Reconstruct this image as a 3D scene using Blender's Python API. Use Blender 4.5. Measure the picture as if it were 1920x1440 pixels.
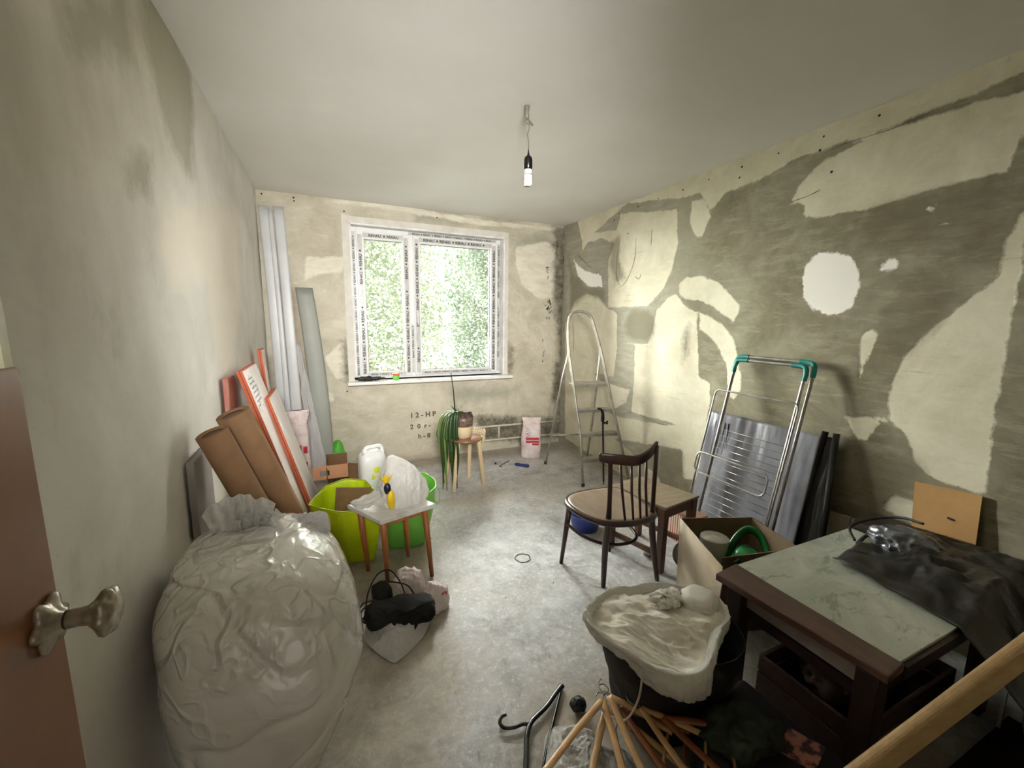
import bpy, bmesh, math, random
import numpy as np
from mathutils import Vector, Matrix, noise
random.seed(7)
PI = math.pi
S = bpy.context.scene
COL = S.collection
for o in list(bpy.data.objects): bpy.data.objects.remove(o)

# ------------------------------------------------------------------ camera, light, exposure
W, L, H = 3.054, 4.282, 2.55
def make_camera():
    f, pitch, yaw, roll = 774.5, .1524, .4202, .0119
    F = Vector((math.sin(yaw)*math.cos(pitch), math.cos(yaw)*math.cos(pitch), -math.sin(pitch)))
    R = Vector((math.cos(yaw), -math.sin(yaw), 0)); U = R.cross(F)
    R2 = R*math.cos(roll)+U*math.sin(roll); U2 = -R*math.sin(roll)+U*math.cos(roll)
    cd = bpy.data.cameras.new('camera'); cam = bpy.data.objects.new('camera', cd); COL.objects.link(cam)
    m = Matrix((R2, U2, -F)).transposed().to_4x4(); m.translation = Vector((.4974, 0, 1.4737))
    cam.matrix_world = m
    cd.sensor_width = 36; cd.lens = f/1920*36; cd.clip_start = .03; cd.clip_end = 200
    S.camera = cam
make_camera()
S.view_settings.view_transform = 'Standard'; S.view_settings.look = 'None'
S.view_settings.gamma = 1; S.view_settings.exposure = 0.12; S.view_settings.use_curve_mapping = False
wd = bpy.data.worlds.new('overcast_sky'); S.world = wd; wd.use_nodes = True
wd.node_tree.nodes['Background'].inputs[0].default_value = (.95, .98, 1, 1)
wd.node_tree.nodes['Background'].inputs[1].default_value = 4.0
def light(name, kind, loc, d, **k):
    ld = bpy.data.lights.new(name, kind); o = bpy.data.objects.new(name, ld); COL.objects.link(o)
    o.location = loc; o.rotation_euler = Vector(d).to_track_quat('-Z', 'Y').to_euler()
    for a, b in k.items(): setattr(ld, a, b)
    return o
light('daylight', 'SUN', (1.5, 8, 4), (-.05, -1, -.30), energy=340, angle=2.8, color=(1, .985, .965))
light('hall_fill', 'AREA', (.8, -1.42, 1.35), (0, 1, 0), energy=6, shape='RECTANGLE', size=1.5, size_y=2.0, color=(1, .95, .86))  # added fill from behind the camera; no such source known
light('hall_fill_spot', 'SPOT', (.5, -.6, 1.95), (1.05, 4.9, -.12), energy=1050, spot_size=1.08, spot_blend=1, shadow_soft_size=.3, color=(1, .975, .95))  # added fill spot brightening back wall and ceiling; no lamp known there

# ------------------------------------------------------------------ materials
def lin(c):
    c = c/255; return c/12.92 if c <= .04045 else ((c+.055)/1.055)**2.4
def rgb(c): return (lin(c[0]), lin(c[1]), lin(c[2]), 1)
class N:
    def __init__(s, m): s.t = m.node_tree; s.p = s.t.nodes['Principled BSDF']; s.out = s.t.nodes['Material Output']
    def n(s, k, **a):
        x = s.t.nodes.new(k)
        for q, v in a.items():
            if q.startswith('i_'):
                kk = q[2:]; x.inputs[int(kk) if kk.isdigit() else kk].default_value = v
            else: setattr(x, q, v)
        return x
    def l(s, a, b): s.t.links.new(a, b)
    def tc(s, sc=(1, 1, 1)):
        if not hasattr(s, '_tc'): s._tc = s.n('ShaderNodeTexCoord')
        if sc == (1, 1, 1): return s._tc.outputs['Object']
        m = s.n('ShaderNodeMapping'); m.inputs['Scale'].default_value = sc; s.l(s._tc.outputs['Object'], m.inputs[0]); return m.outputs[0]
    def noise(s, scale, detail=4, rough=.55, sc=(1, 1, 1), dist=0):
        x = s.n('ShaderNodeTexNoise'); x.inputs['Scale'].default_value = scale; x.inputs['Detail'].default_value = detail
        x.inputs['Roughness'].default_value = rough; x.inputs['Distortion'].default_value = dist
        s.l(s.tc(sc), x.inputs['Vector']); return x.outputs['Fac']
    def math(s, op, a, b=None, c=None, clamp=False):
        x = s.n('ShaderNodeMath', operation=op, use_clamp=clamp)
        for i, v in enumerate((a, b, c)):
            if v is None: continue
            if isinstance(v, (int, float)): x.inputs[i].default_value = v
            else: s.l(v, x.inputs[i])
        return x.outputs[0]
    def rmp(s, v, a, b, c=0, d=1):
        x = s.n('ShaderNodeMapRange', i_1=a, i_2=b, i_3=c, i_4=d); s.l(v, x.inputs[0]); return x.outputs[0]
    def mix(s, f, a, b):
        x = s.n('ShaderNodeMix', data_type='RGBA')
        for i, v in ((0, f), (6, a), (7, b)):
            if isinstance(v, (int, float)): x.inputs[i].default_value = v
            elif isinstance(v, tuple): x.inputs[i].default_value = v if len(v) == 4 else rgb(v)
            else: s.l(v, x.inputs[i])
        return x.outputs[2]
    def attr(s, name): return s.n('ShaderNodeAttribute', attribute_name=name).outputs['Fac']
    def bump(s, h, st=.3, dist=.01, prev=None):
        b = s.n('ShaderNodeBump'); b.inputs['Strength'].default_value = st; b.inputs['Distance'].default_value = dist
        s.l(h, b.inputs['Height'])
        if prev is not None: s.l(prev, b.inputs['Normal'])
        s.l(b.outputs[0], s.p.inputs['Normal']); return b.outputs[0]
MC = {}
def new(name, rough=.6, metal=0, spec=.5):
    m = bpy.data.materials.new(name); m.use_nodes = True; k = N(m)
    k.p.inputs['Roughness'].default_value = rough; k.p.inputs['Metallic'].default_value = metal
    k.p.inputs['Specular IOR Level'].default_value = spec
    return m, k
def mat(name, c1, c2=None, scale=8, rough=.6, metal=0, bump=0, bscale=60, sc=(1, 1, 1), spec=.5, coat=0, trans=0, lo=.35, hi=.65, sss=0, dist=.003, alpha=1, detail=4):
    if name in MC: return MC[name]
    m, k = new(name, rough, metal, spec)
    if c2 is None: c2 = tuple(int(v*.88) for v in c1)
    f = k.rmp(k.noise(scale, detail, .6, sc), lo, hi)
    k.l(k.mix(f, c1, c2), k.p.inputs['Base Color'])
    if bump: k.bump(k.noise(bscale, 4, .6, sc), bump, dist)
    if coat: k.p.inputs['Coat Weight'].default_value = coat; k.p.inputs['Coat Roughness'].default_value = .12
    if trans: k.p.inputs['Transmission Weight'].default_value = trans
    if alpha < 1: k.p.inputs['Alpha'].default_value = alpha
    if sss:
        k.p.inputs['Subsurface Weight'].default_value = sss; k.p.inputs['Subsurface Radius'].default_value = (.03, .03, .025)
    MC[name] = m; return m
def wood(name, c1, c2, sc=(3, 3, 40), rough=.45, coat=0, bump=.15):
    if name in MC: return MC[name]
    m, k = new(name, rough)
    a = k.noise(2.2, 6, .65, sc, .4); b = k.noise(1.3, 3, .5)
    c = k.mix(k.rmp(a, .3, .7), c1, c2)
    c = k.mix(k.rmp(b, .45, .8, 0, .5), c, tuple(int(v*.72) for v in c2))
    k.l(c, k.p.inputs['Base Color']); k.bump(a, bump, .002)
    if coat: k.p.inputs['Coat Weight'].default_value = coat; k.p.inputs['Coat Roughness'].default_value = .2
    MC[name] = m; return m
def film(name, c, rough=.25, alpha=.75, bump=.6, bs=18, spec=.6):
    """thin polythene: partly see-through, glossy, creased"""
    if name in MC: return MC[name]
    m, k = new(name, rough, 0, spec)
    k.p.inputs['Base Color'].default_value = rgb(c)
    v = k.noise(bs, 5, .7, (1, 1, 1), 1.2); r = k.math('ABSOLUTE', k.math('SUBTRACT', v, .5))
    k.bump(k.math('POWER', r, .6), bump, .006)
    tr = k.n('ShaderNodeBsdfTranslucent'); tr.inputs[0].default_value = rgb(c)
    a = k.n('ShaderNodeMixShader', i_0=.35); k.l(k.p.outputs[0], a.inputs[1]); k.l(tr.outputs[0], a.inputs[2])
    tp = k.n('ShaderNodeBsdfTransparent'); b = k.n('ShaderNodeMixShader', i_0=alpha)
    k.l(tp.outputs[0], b.inputs[1]); k.l(a.outputs[0], b.inputs[2]); k.l(b.outputs[0], k.out.inputs[0])
    MC[name] = m; return m
def glass_mat():
    m, k = new('window_glass')
    fr = k.n('ShaderNodeFresnel', i_0=1.45); tp = k.n('ShaderNodeBsdfTransparent'); gl = k.n('ShaderNodeBsdfGlossy', i_1=.02)
    tp.inputs[0].default_value = (.93, .95, .93, 1)
    mx = k.n('ShaderNodeMixShader'); k.l(fr.outputs[0], mx.inputs[0]); k.l(tp.outputs[0], mx.inputs[1]); k.l(gl.outputs[0], mx.inputs[2])
    k.l(mx.outputs[0], k.out.inputs[0]); return m
GLASS = glass_mat()

# ------------------------------------------------------------------ mesh helpers (all coordinates are world metres)
def wloc(o):
    v = Vector((0, 0, 0))
    while o is not None: v = v+o.location; o = o.parent
    return v
def basis(d, up=(0, 0, 1)):
    d = Vector(d).normalized(); u = Vector(up)
    if abs(d.dot(u)) > .98: u = Vector((0, 1, 0))
    s = d.cross(u).normalized(); return s, s.cross(d).normalized(), d
class G:
    def __init__(s): s.v = []; s.f = []
    def add(s, vs, fs):
        n = len(s.v); s.v += [tuple(v) for v in vs]; s.f += [tuple(i+n for i in f) for f in fs]; return s
    def box(s, x0, x1, y0, y1, z0, z1, rot=None, piv=None):
        vs = [Vector((x, y, z)) for z in (z0, z1) for y in (y0, y1) for x in (x0, x1)]
        if rot is not None:
            c = Vector(piv) if piv else Vector(((x0+x1)/2, (y0+y1)/2, (z0+z1)/2))
            from mathutils import Euler
            R = Euler(rot).to_matrix(); vs = [R@(v-c)+c for v in vs]
        return s.add(vs, [(0, 2, 3, 1), (4, 5, 7, 6), (0, 1, 5, 4), (2, 6, 7, 3), (0, 4, 6, 2), (1, 3, 7, 5)])
    def bar(s, p, q, w, h, up=(0, 0, 1), taper=1):
        p, q = Vector(p), Vector(q); a, b, d = basis(q-p, up); vs = []
        for c, k in ((p, 1), (q, taper)):
            vs += [c+a*(sx*w*k/2)+b*(sy*h*k/2) for sx, sy in ((-1, -1), (1, -1), (1, 1), (-1, 1))]
        return s.add(vs, [(3, 2, 1, 0), (4, 5, 6, 7)]+[(i, (i+1) % 4, 4+(i+1) % 4, 4+i) for i in range(4)])
    def tube(s, pts, r, seg=10, closed=False, flat=1):
        pts = [Vector(p) for p in pts]; n = len(pts); rs = list(r) if isinstance(r, (list, tuple)) else [r]*n
        if len(rs) != n: rs = [float(q) for q in np.interp(np.linspace(0, 1, n), np.linspace(0, 1, len(rs)), rs)]
        ref = None; vs = []
        for i, p in enumerate(pts):
            if closed: d = pts[(i+1) % n]-pts[i-1]
            else: d = pts[min(i+1, n-1)]-pts[max(i-1, 0)]
            if d.length < 1e-9: d = Vector((0, 0, 1))
            d.normalize()
            if ref is None: ref = basis(d)[0]
            ref = (ref-d*ref.dot(d)); ref = ref.normalized() if ref.length > 1e-6 else basis(d)[0]
            b = d.cross(ref)
            vs += [p+(ref*math.cos(2*PI*k/seg)+b*math.sin(2*PI*k/seg)*flat)*rs[i] for k in range(seg)]
        fs = []
        for i in range(n if closed else n-1):
            j = (i+1) % n
            fs += [(i*seg+k, i*seg+(k+1) % seg, j*seg+(k+1) % seg, j*seg+k) for k in range(seg)]
        if not closed: fs += [tuple(range(seg))[::-1], tuple((n-1)*seg+k for k in range(seg))]
        return s.add(vs, fs)
    def cyl(s, p, q, r, r2=None, seg=20): return s.tube([p, q], [r, r if r2 is None else r2], seg)
    def lathe(s, c, prof, seg=28, axis=(0, 0, 1)):
        c = Vector(c); a, b, d = basis(axis); vs = []
        for r, z in prof: vs += [c+d*z+(a*math.cos(2*PI*k/seg)+b*math.sin(2*PI*k/seg))*r for k in range(seg)]
        fs = [(i*seg+k, i*seg+(k+1) % seg, (i+1)*seg+(k+1) % seg, (i+1)*seg+k) for i in range(len(prof)-1) for k in range(seg)]
        if prof[0][0] > 1e-5: fs.append(tuple(range(seg))[::-1])
        if prof[-1][0] > 1e-5: fs.append(tuple((len(prof)-1)*seg+k for k in range(seg)))
        return s.add(vs, fs)
    def prism(s, poly, off):
        n = len(poly); off = Vector(off); vs = [Vector(p) for p in poly]+[Vector(p)+off for p in poly]
        return s.add(vs, [tuple(range(n))[::-1], tuple(range(n, 2*n))]+[(i, (i+1) % n, n+(i+1) % n, n+i) for i in range(n)])
    def sheet(s, fn, nu, nv, closeu=False):
        vs = [fn(i/nu, j/nv) for j in range(nv+1) for i in range(nu+(0 if closeu else 1))]
        w = nu if closeu else nu+1
        fs = [(j*w+i, j*w+(i+1) % w, (j+1)*w+(i+1) % w, (j+1)*w+i) for j in range(nv) for i in range(nu)]
        return s.add(vs, fs)
def build(g, name, m, parent=None, smooth=False, bevel=0, solid=0, label=None, sub=0, kind=None, bseg=2, attrs=None, autos=True):
    me = bpy.data.meshes.new(name); o = bpy.data.objects.new(name, me); COL.objects.link(o)
    vs = np.array([tuple(v) for v in g.v], dtype=float)
    if parent is not None: org = wloc(parent); o.parent = parent
    else:
        org = Vector(((vs[:, 0].min()+vs[:, 0].max())/2, (vs[:, 1].min()+vs[:, 1].max())/2, vs[:, 2].min())); o.location = org
    me.from_pydata((vs-np.array(org)).tolist(), [], g.f)
    bm = bmesh.new(); bm.from_mesh(me); bmesh.ops.recalc_face_normals(bm, faces=bm.faces); bm.to_mesh(me); bm.free()
    for p in me.polygons: p.use_smooth = smooth
    if isinstance(m, (list, tuple)):
        for q in m: me.materials.append(q)
    elif m: me.materials.append(m)
    if solid:
        md = o.modifiers.new('thickness', 'SOLIDIFY'); md.thickness = solid; md.offset = 0
    if bevel:
        md = o.modifiers.new('bevel', 'BEVEL'); md.width = bevel; md.segments = bseg; md.limit_method = 'ANGLE'
    if sub:
        md = o.modifiers.new('sub', 'SUBSURF'); md.levels = sub; md.render_levels = sub
    if label: o['label'] = label
    if kind: o['kind'] = kind
    return o
def thing(name, loc, label, cat, group=None, rz=0):
    o = bpy.data.objects.new(name, None); COL.objects.link(o); o.location = loc; o.empty_display_size = .1
    return tag(o, label, cat, group)
def tag(o, label, cat, group=None):
    o['label'] = label; o['category'] = cat
    if group: o['group'] = group
    return o
def nz(p, s=1, seed=0): return noise.noise(Vector(p)*s+Vector((seed*3.7, seed*1.3, seed*7.1)))
def ridge(p, s=1, seed=0):
    v = 0; a = 1; q = Vector(p)*s+Vector((seed*3.7, seed*1.3, seed*7.1))
    for i in range(4): v += a*(1-abs(noise.noise(q))*2.2); a *= .55; q = q*2.03+Vector((5, 1, 3))
    return v/2.2
def catm(vals, t):
    n = len(vals)-1; x = min(max(t*n, 0), n-1e-6); i = int(x); f = x-i
    p = [vals[min(max(i+k, 0), n)] for k in (-1, 0, 1, 2)]
    return tuple(.5*((2*b)+(-a+c)*f+(2*a-5*b+4*c-d)*f*f+(-a+3*b-3*c+d)*f**3) for a, b, c, d in zip(*p))
def blob(rings, nu=96, nv=60, exp=2.3, rot=0, disp=None, cap0=True, cap1=True, g=None):
    """rings: (z, cx, cy, rx, ry) from the bottom up, smoothly interpolated; disp(p, n, u, v) pushes a point outwards"""
    g = g or G(); vs = []; cr, sr = math.cos(rot), math.sin(rot)
    for j in range(nv+1):
        z, cx, cy, rx, ry = catm(rings, j/nv)
        for i in range(nu):
            a = 2*PI*i/nu; c, s_ = math.cos(a), math.sin(a)
            k = (abs(c)**exp+abs(s_)**exp)**(-1/exp)
            x, y = rx*k*c, ry*k*s_; x, y = x*cr-y*sr, x*sr+y*cr
            n = Vector((c*cr-s_*sr, c*sr+s_*cr, 0)); p = Vector((cx+x, cy+y, z))
            if disp: p = p+n*disp(p, n, i/nu, j/nv)
            vs.append(p)
    fs = [(j*nu+i, j*nu+(i+1) % nu, (j+1)*nu+(i+1) % nu, (j+1)*nu+i) for j in range(nv) for i in range(nu)]
    if cap0: fs.append(tuple(range(nu))[::-1])
    if cap1: fs.append(tuple(nv*nu+i for i in range(nu)))
    return g.add(vs, fs)
def crumple(c, r, amp=.25, seed=0, sc=9, sub=4, flat=1, zmin=None):
    """crumpled lump: a subdivided ball with ridged folds"""
    bm = bmesh.new(); bmesh.ops.create_icosphere(bm, subdivisions=sub, radius=1)
    g = G(); vs = []
    for v in bm.verts:
        d = v.co.normalized(); q = Vector((d.x*r[0], d.y*r[1], d.z*r[2]))
        k = 1+amp*(ridge(q, sc, seed)-.6)+amp*.8*nz(q, sc*.5, seed+4)
        p = Vector(c)+q*k
        if zmin is not None and p.z < zmin: p.z = zmin+(p.z-zmin)*.02
        vs.append(p)
    fs = [tuple(v.index for v in f.verts) for f in bm.faces]; bm.free()
    return g.add(vs, fs)
def arcpts(pts, n=8):
    """smooth curve through points"""
    N_ = (len(pts)-1)*n; return [Vector(catm([tuple(p) for p in pts], i/N_)) for i in range(N_+1)]
def text(s_, size, org, ux, uz, mt, name, parent, thick=.0006, lines=None, kind=None):
    """flat lettering as a thin raised print; lines: [(string, (dx, dz), size)] in the plane of ux, uz"""
    ux, uz = Vector(ux).normalized(), Vector(uz).normalized(); nn = ux.cross(uz); g = G()
    for st, (dx, dz), sz in (lines or [(s_, (0, 0), size)]):
        cu = bpy.data.curves.new('t', 'FONT'); cu.body = st; cu.size = sz; cu.extrude = 0; cu.offset = sz*.03; cu.resolution_u = 2
        to = bpy.data.objects.new('t', cu); me = to.to_mesh()
        P = [Vector(org)+ux*(v.co.x+dx)+uz*(v.co.y+dz)+nn*thick for v in me.vertices]
        g.add(P, [tuple(p.vertices) for p in me.polygons]); to.to_mesh_clear()
        bpy.data.objects.remove(to); bpy.data.curves.remove(cu)
    o = build(g, name, mt, parent, kind=kind); return o

# ------------------------------------------------------------------ the room: walls carry distance fields to their plaster patches
def sdf(P, poly):
    a = np.array(poly, float); b = np.roll(a, -1, 0); d = np.full(len(P), 1e9); ins = np.zeros(len(P), bool)
    for p, q in zip(a, b):
        e = q-p; w = P-p; t = np.clip((w@e)/max(e@e, 1e-12), 0, 1); r = w-t[:, None]*e
        d = np.minimum(d, (r**2).sum(1))
        c = (p[1] > P[:, 1]) != (q[1] > P[:, 1])
        with np.errstate(all='ignore'): x = (q[0]-p[0])*(P[:, 1]-p[1])/(q[1]-p[1])+p[0]
        ins ^= c & (P[:, 0] < x)
    return np.where(ins, -1, 1)*np.sqrt(d)
def wall(name, axis, at, u0, u1, v0, v1, m, fields, hole=None, step=.025, bulge=0, thick=.12, side=1):
    us = list(np.arange(u0, u1, step))+[u1]; vs_ = list(np.arange(v0, v1, step))+[v1]
    if hole: us = sorted(set(us+[hole[0], hole[1]])); vs_ = sorted(set(vs_+[hole[2], hole[3]]))
    A, B = np.meshgrid(us, vs_); P = np.stack([A.ravel(), B.ravel()], 1); nu = len(us)
    g = G(); off = np.array([bulge*nz((a, b, at), 1.6, 3) for a, b in P])
    def pt(a, b, o):
        return {'x': (at+o, a, b), 'y': (a, at+o, b), 'z': (a, b, at+o)}[axis]
    g.v = [pt(a, b, o) for (a, b), o in zip(P, off)]
    for j in range(len(vs_)-1):
        for i in range(nu-1):
            if hole and hole[0]-1e-6 <= us[i] and us[i+1] <= hole[1]+1e-6 and hole[2]-1e-6 <= vs_[j] and vs_[j+1] <= hole[3]+1e-6: continue
            g.f.append((j*nu+i, j*nu+i+1, (j+1)*nu+i+1, (j+1)*nu+i))
    # closed body behind the face
    def bx(a0, a1, b0, b1):
        c0, c1 = sorted((at+side*.012, at+side*thick))
        {'x': lambda: g.box(c0, c1, a0, a1, b0, b1), 'y': lambda: g.box(a0, a1, c0, c1, b0, b1), 'z': lambda: g.box(a0, a1, b0, b1, c0, c1)}[axis]()
    if hole:
        bx(u0, hole[0], v0, v1); bx(hole[1], u1, v0, v1); bx(hole[0], hole[1], v0, hole[2]); bx(hole[0], hole[1], hole[3], v1)
    else: bx(u0, u1, v0, v1)
    me = bpy.data.meshes.new(name); me.from_pydata(g.v, [], g.f); me.materials.append(m)
    o = bpy.data.objects.new(name, me); COL.objects.link(o); o['kind'] = 'structure'
    for fn, polys in fields.items():
        at_ = me.attributes.new(fn, 'FLOAT', 'POINT'); d = np.full(len(me.vertices), 9.)
        dd = np.full(len(P), 9.)
        for p in polys: dd = np.minimum(dd, sdf(P, p))
        d[:len(P)] = dd; at_.data.foreach_set('value', d)
    return o
def patch(k, name, edge, amp, s1=9, s2=45):
    n1 = k.noise(s1, 5, .65); n2 = k.noise(s2, 3, .7, (1, 1, 1)); d = k.attr(name)
    d = k.math('ADD', d, k.math('MULTIPLY', k.math('SUBTRACT', n1, .5), amp)); d = k.math('ADD', d, k.math('MULTIPLY', k.math('SUBTRACT', n2, .5), amp*.35))
    return k.rmp(d, edge, -edge)
RW={'cream':[[(1.7,2.18),(1.66,2.28),(1.54,2.36),(1.32,2.41),(1.13,2.41),(0.97,2.41),(0.81,2.39),(0.71,2.39),(0.67,2.13),(0.8,2.24),(0.82,2.09),(1.04,2.09),(1.27,2.06),(1.43,2.06),(1.53,2.06),(1.62,2.09),(1.61,2.15)],[(4.04,2.59),(2.89,2.66),(1.84,2.64),(1.25,2.64),(0.85,2.65),(0.74,2.64),(0.72,2.47),(0.82,2.46),(0.97,2.44),(1.13,2.44),(1.32,2.42),(1.48,2.43),(1.68,2.43),(1.89,2.38),(2.15,2.36),(2.27,2.27),(2.37,2.41),(2.58,2.43),(3.19,2.54),(3.75,2.36),(3.93,2.34)],[(3.29,2.47),(2.59,2.35),(2.56,2.1),(2.6,1.9),(2.7,1.73),(2.86,1.61),(3.41,1.61),(3.42,1.73),(3.44,2.07),(3.35,2.23)],[(2.45,2.38),(2.34,2.37),(2.26,2.22),(2.33,2.1),(2.39,2.11),(2.45,2.22)],[(2.52,1.77),(2.45,1.81),(2.32,1.82),(2.15,1.76),(2.04,1.66),(1.96,1.58),(2.0,1.48),(2.17,1.58),(2.33,1.65),(2.47,1.65),(2.51,1.7)],[(2.3,1.55),(2.22,1.53),(2.1,1.47),(2.0,1.37),(1.95,1.26),(1.91,1.13),(1.9,1.02),(1.96,0.93),(2.0,1.05),(2.04,1.2),(2.11,1.31),(2.21,1.39),(2.28,1.42)],[(2.62,1.68),(2.54,1.69),(2.43,1.59),(2.32,1.55),(2.3,1.36),(2.25,1.06),(2.15,1.04),(2.14,0.9),(2.17,0.48),(2.21,0.27),(2.33,0.24),(2.36,0.46),(2.58,0.43),(2.67,0.42),(3.31,0.31),(3.36,0.56),(3.06,0.57),(2.56,0.62),(2.41,0.66),(2.53,0.66),(2.99,0.64),(2.98,0.88),(2.99,1.27),(3.12,1.28),(2.83,1.29),(2.78,1.4),(2.75,1.58)],[(4.1,1.57),(4.04,1.7),(3.8,1.77),(3.57,1.72),(3.44,1.61),(3.27,1.56),(3.24,1.22),(3.28,0.94),(3.67,0.94),(3.76,1.18),(3.81,1.45),(3.95,1.55)],[(4.21,1.45),(4.03,1.57),(3.77,1.45),(3.72,1.19),(3.67,0.96),(3.48,0.87),(3.03,0.85),(3.07,0.72),(3.33,0.57),(3.23,0.34),(2.56,0.14),(2.68,-0.0),(2.96,-0.01),(4.13,0.09),(4.16,0.52)],[(3.19,2.15),(3.58,2.3),(3.83,2.29),(3.93,2.19),(3.9,2.39),(3.25,2.32)],[(0.85,1.61),(0.92,1.52),(0.99,1.43),(1.06,1.32),(1.08,1.19),(1.09,1.09),(1.07,0.98),(1.01,0.96),(0.95,0.82),(0.88,0.76),(0.71,0.76),(0.72,0.84),(0.73,1.16),(0.73,1.51),(0.73,1.63),(0.74,1.94),(0.79,1.81),(0.79,1.68)],[(1.27,0.98),(1.09,1.01),(1.13,0.95),(1.16,0.87),(1.21,0.88),(1.24,0.93)],[(1.04,0.55),(1.01,0.63),(0.94,0.63),(0.9,0.61),(0.87,0.51),(0.96,0.53)],[(1.25,1.43),(1.19,1.45),(1.17,1.42),(1.19,1.36),(1.2,1.32),(1.21,1.21),(1.23,1.2),(1.24,1.32)]],'white':[[(1.58,1.8),(1.53,1.85),(1.49,1.88),(1.42,1.85),(1.36,1.84),(1.3,1.77),(1.29,1.66),(1.31,1.56),(1.38,1.52),(1.49,1.55),(1.56,1.62),(1.58,1.72)],[(4.08,2.16),(3.95,2.06),(3.81,2.0),(3.54,1.93),(3.52,1.82),(3.77,1.84),(3.98,1.97)],[(1.21,1.76),(1.16,1.8),(1.13,1.76),(1.16,1.73),(1.2,1.74)],[(1.01,1.92),(0.98,1.93),(0.95,1.92),(0.96,1.9),(1.0,1.91)],[(1.06,2.01),(1.03,2.02),(1.04,1.99),(1.05,2.0)]],'dark':[[(2.752,1.445),(2.756,1.4),(2.778,1.359),(2.814,1.325),(2.863,1.301),(2.92,1.291),(2.979,1.295),(3.036,1.315),(3.084,1.347),(3.117,1.39),(3.131,1.439),(3.125,1.488),(3.099,1.531),(3.057,1.565),(3.004,1.586),(2.945,1.592),(2.887,1.583),(2.835,1.562),(2.793,1.529),(2.764,1.489)],[(2.58,0.43),(2.36,0.46),(2.33,0.24),(2.44,0.18),(2.61,0.25)],[(3.41,2.24),(3.28,2.28),(3.28,2.06),(3.17,1.88),(3.32,1.83),(3.42,2.04)],[(4.18,2.19),(4.05,1.96),(3.98,1.95),(3.8,1.83),(3.48,1.79),(3.48,1.67),(3.79,1.75),(3.89,1.7),(4.1,1.59)],[(2.44,1.41),(2.38,1.47),(2.36,1.25),(2.42,1.16)],[(1.16,0.84),(0.95,0.82),(0.91,0.78),(0.94,0.72),(0.93,0.64),(1.05,0.62),(1.05,0.51),(1.11,0.46)],[(1.05,1.73),(0.88,1.64),(0.95,1.5),(1.01,1.41),(1.08,1.3),(1.15,1.36),(1.19,1.53)],[(1.27,2.05),(1.03,2.08),(0.81,2.08),(0.84,1.83),(1.06,1.84),(1.3,1.87)]]}
BW={'light':[[(2.44,2.27),(2.81,2.36),(2.94,2.28),(2.93,1.75),(2.75,1.72),(2.52,1.86),(2.44,2.08)],[(0.36,2.02),(0.68,2.04),(0.66,1.89),(0.47,1.88),(0.33,1.8)],[(0.44,0.8),(0.53,0.76),(0.53,0.68),(0.42,0.69)],[(0.6,2.54),(0.98,2.57),(1.98,2.51),(2.93,2.52),(2.94,2.49),(1.98,2.46),(0.98,2.52),(0.6,2.51)],[(0.46,1.11),(0.64,1.26),(0.64,0.91),(0.56,0.9)]],'dark':[[(2.91,2.52),(3.09,2.54),(3.18,0.3),(2.98,0.31),(3.04,1.0),(2.93,1.7)],[(1.95,0.4),(2.17,0.4),(2.47,0.36),(2.54,0.3),(2.55,0.08),(2.47,0.07),(2.07,0.11),(1.97,0.31)],[(2.54,0.35),(3.18,0.32),(3.18,0.06),(2.82,0.05),(2.55,0.08)],[(2.96,1.0),(3.07,1.0),(3.08,0.5),(2.94,0.51)],[(0.64,1.26),(0.69,1.06),(0.68,0.87),(0.64,0.85),(0.62,1.1)],[(2.36,1.24),(2.41,1.17),(2.41,0.88),(2.36,0.88)]],'grey':[[(1.36,2.56),(1.85,2.56),(1.83,2.46),(1.36,2.43)],[(2.44,2.39),(2.81,2.43),(2.92,2.31),(2.44,2.27)],[(1.7,0.75),(2.41,0.69),(2.36,0.6),(1.74,0.6)]],'brown':[[(0.18,1.72),(0.25,1.72),(0.3,0.89),(0.45,0.63),(0.11,0.52)],[(0.11,1.08),(0.31,1.11),(0.36,0.5),(0.09,0.44)],[(1.09,0.04),(1.52,0.01),(1.51,-0.14),(1.09,-0.13)]]}
LW={'dark':[[(1.89,2.53),(2.1,2.64),(2.26,2.58),(2.42,2.53),(2.43,2.39),(2.32,2.16),(2.32,2.08),(2.22,2.05),(1.98,2.14),(1.91,2.24),(1.88,2.33),(1.87,2.42)],[(1.3,2.15),(1.74,2.43),(1.75,2.3),(1.76,2.24),(1.64,2.18),(1.55,2.18),(1.41,2.06),(1.34,2.07)],[(1.64,1.95),(1.81,1.98),(1.77,1.87),(1.61,1.83),(1.57,1.86)]],'cream':[[(1.87,1.85),(2.39,1.98),(3.38,2.18),(3.11,1.46),(2.6,1.16),(2.36,1.4),(2.38,1.65),(1.89,1.57),(1.8,1.71)]]}
HOLES_R=[(1.294,2.496),(1.546,2.493),(1.557,2.426),(1.797,2.491),(2.04,2.49),(2.051,2.426),(2.298,2.484),(2.537,2.479),(2.795,2.479),(3.038,2.473),(3.295,2.467),(3.157,2.268),(1.484,2.292),(3.368,2.432)]
HOLES_B=[(0.048,2.518),(0.291,2.516),(0.293,2.489),(0.698,2.448),(1.565,2.484),(1.457,2.377),(0.71,1.858),(0.65,0.772),(2.822,1.652)]
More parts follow.
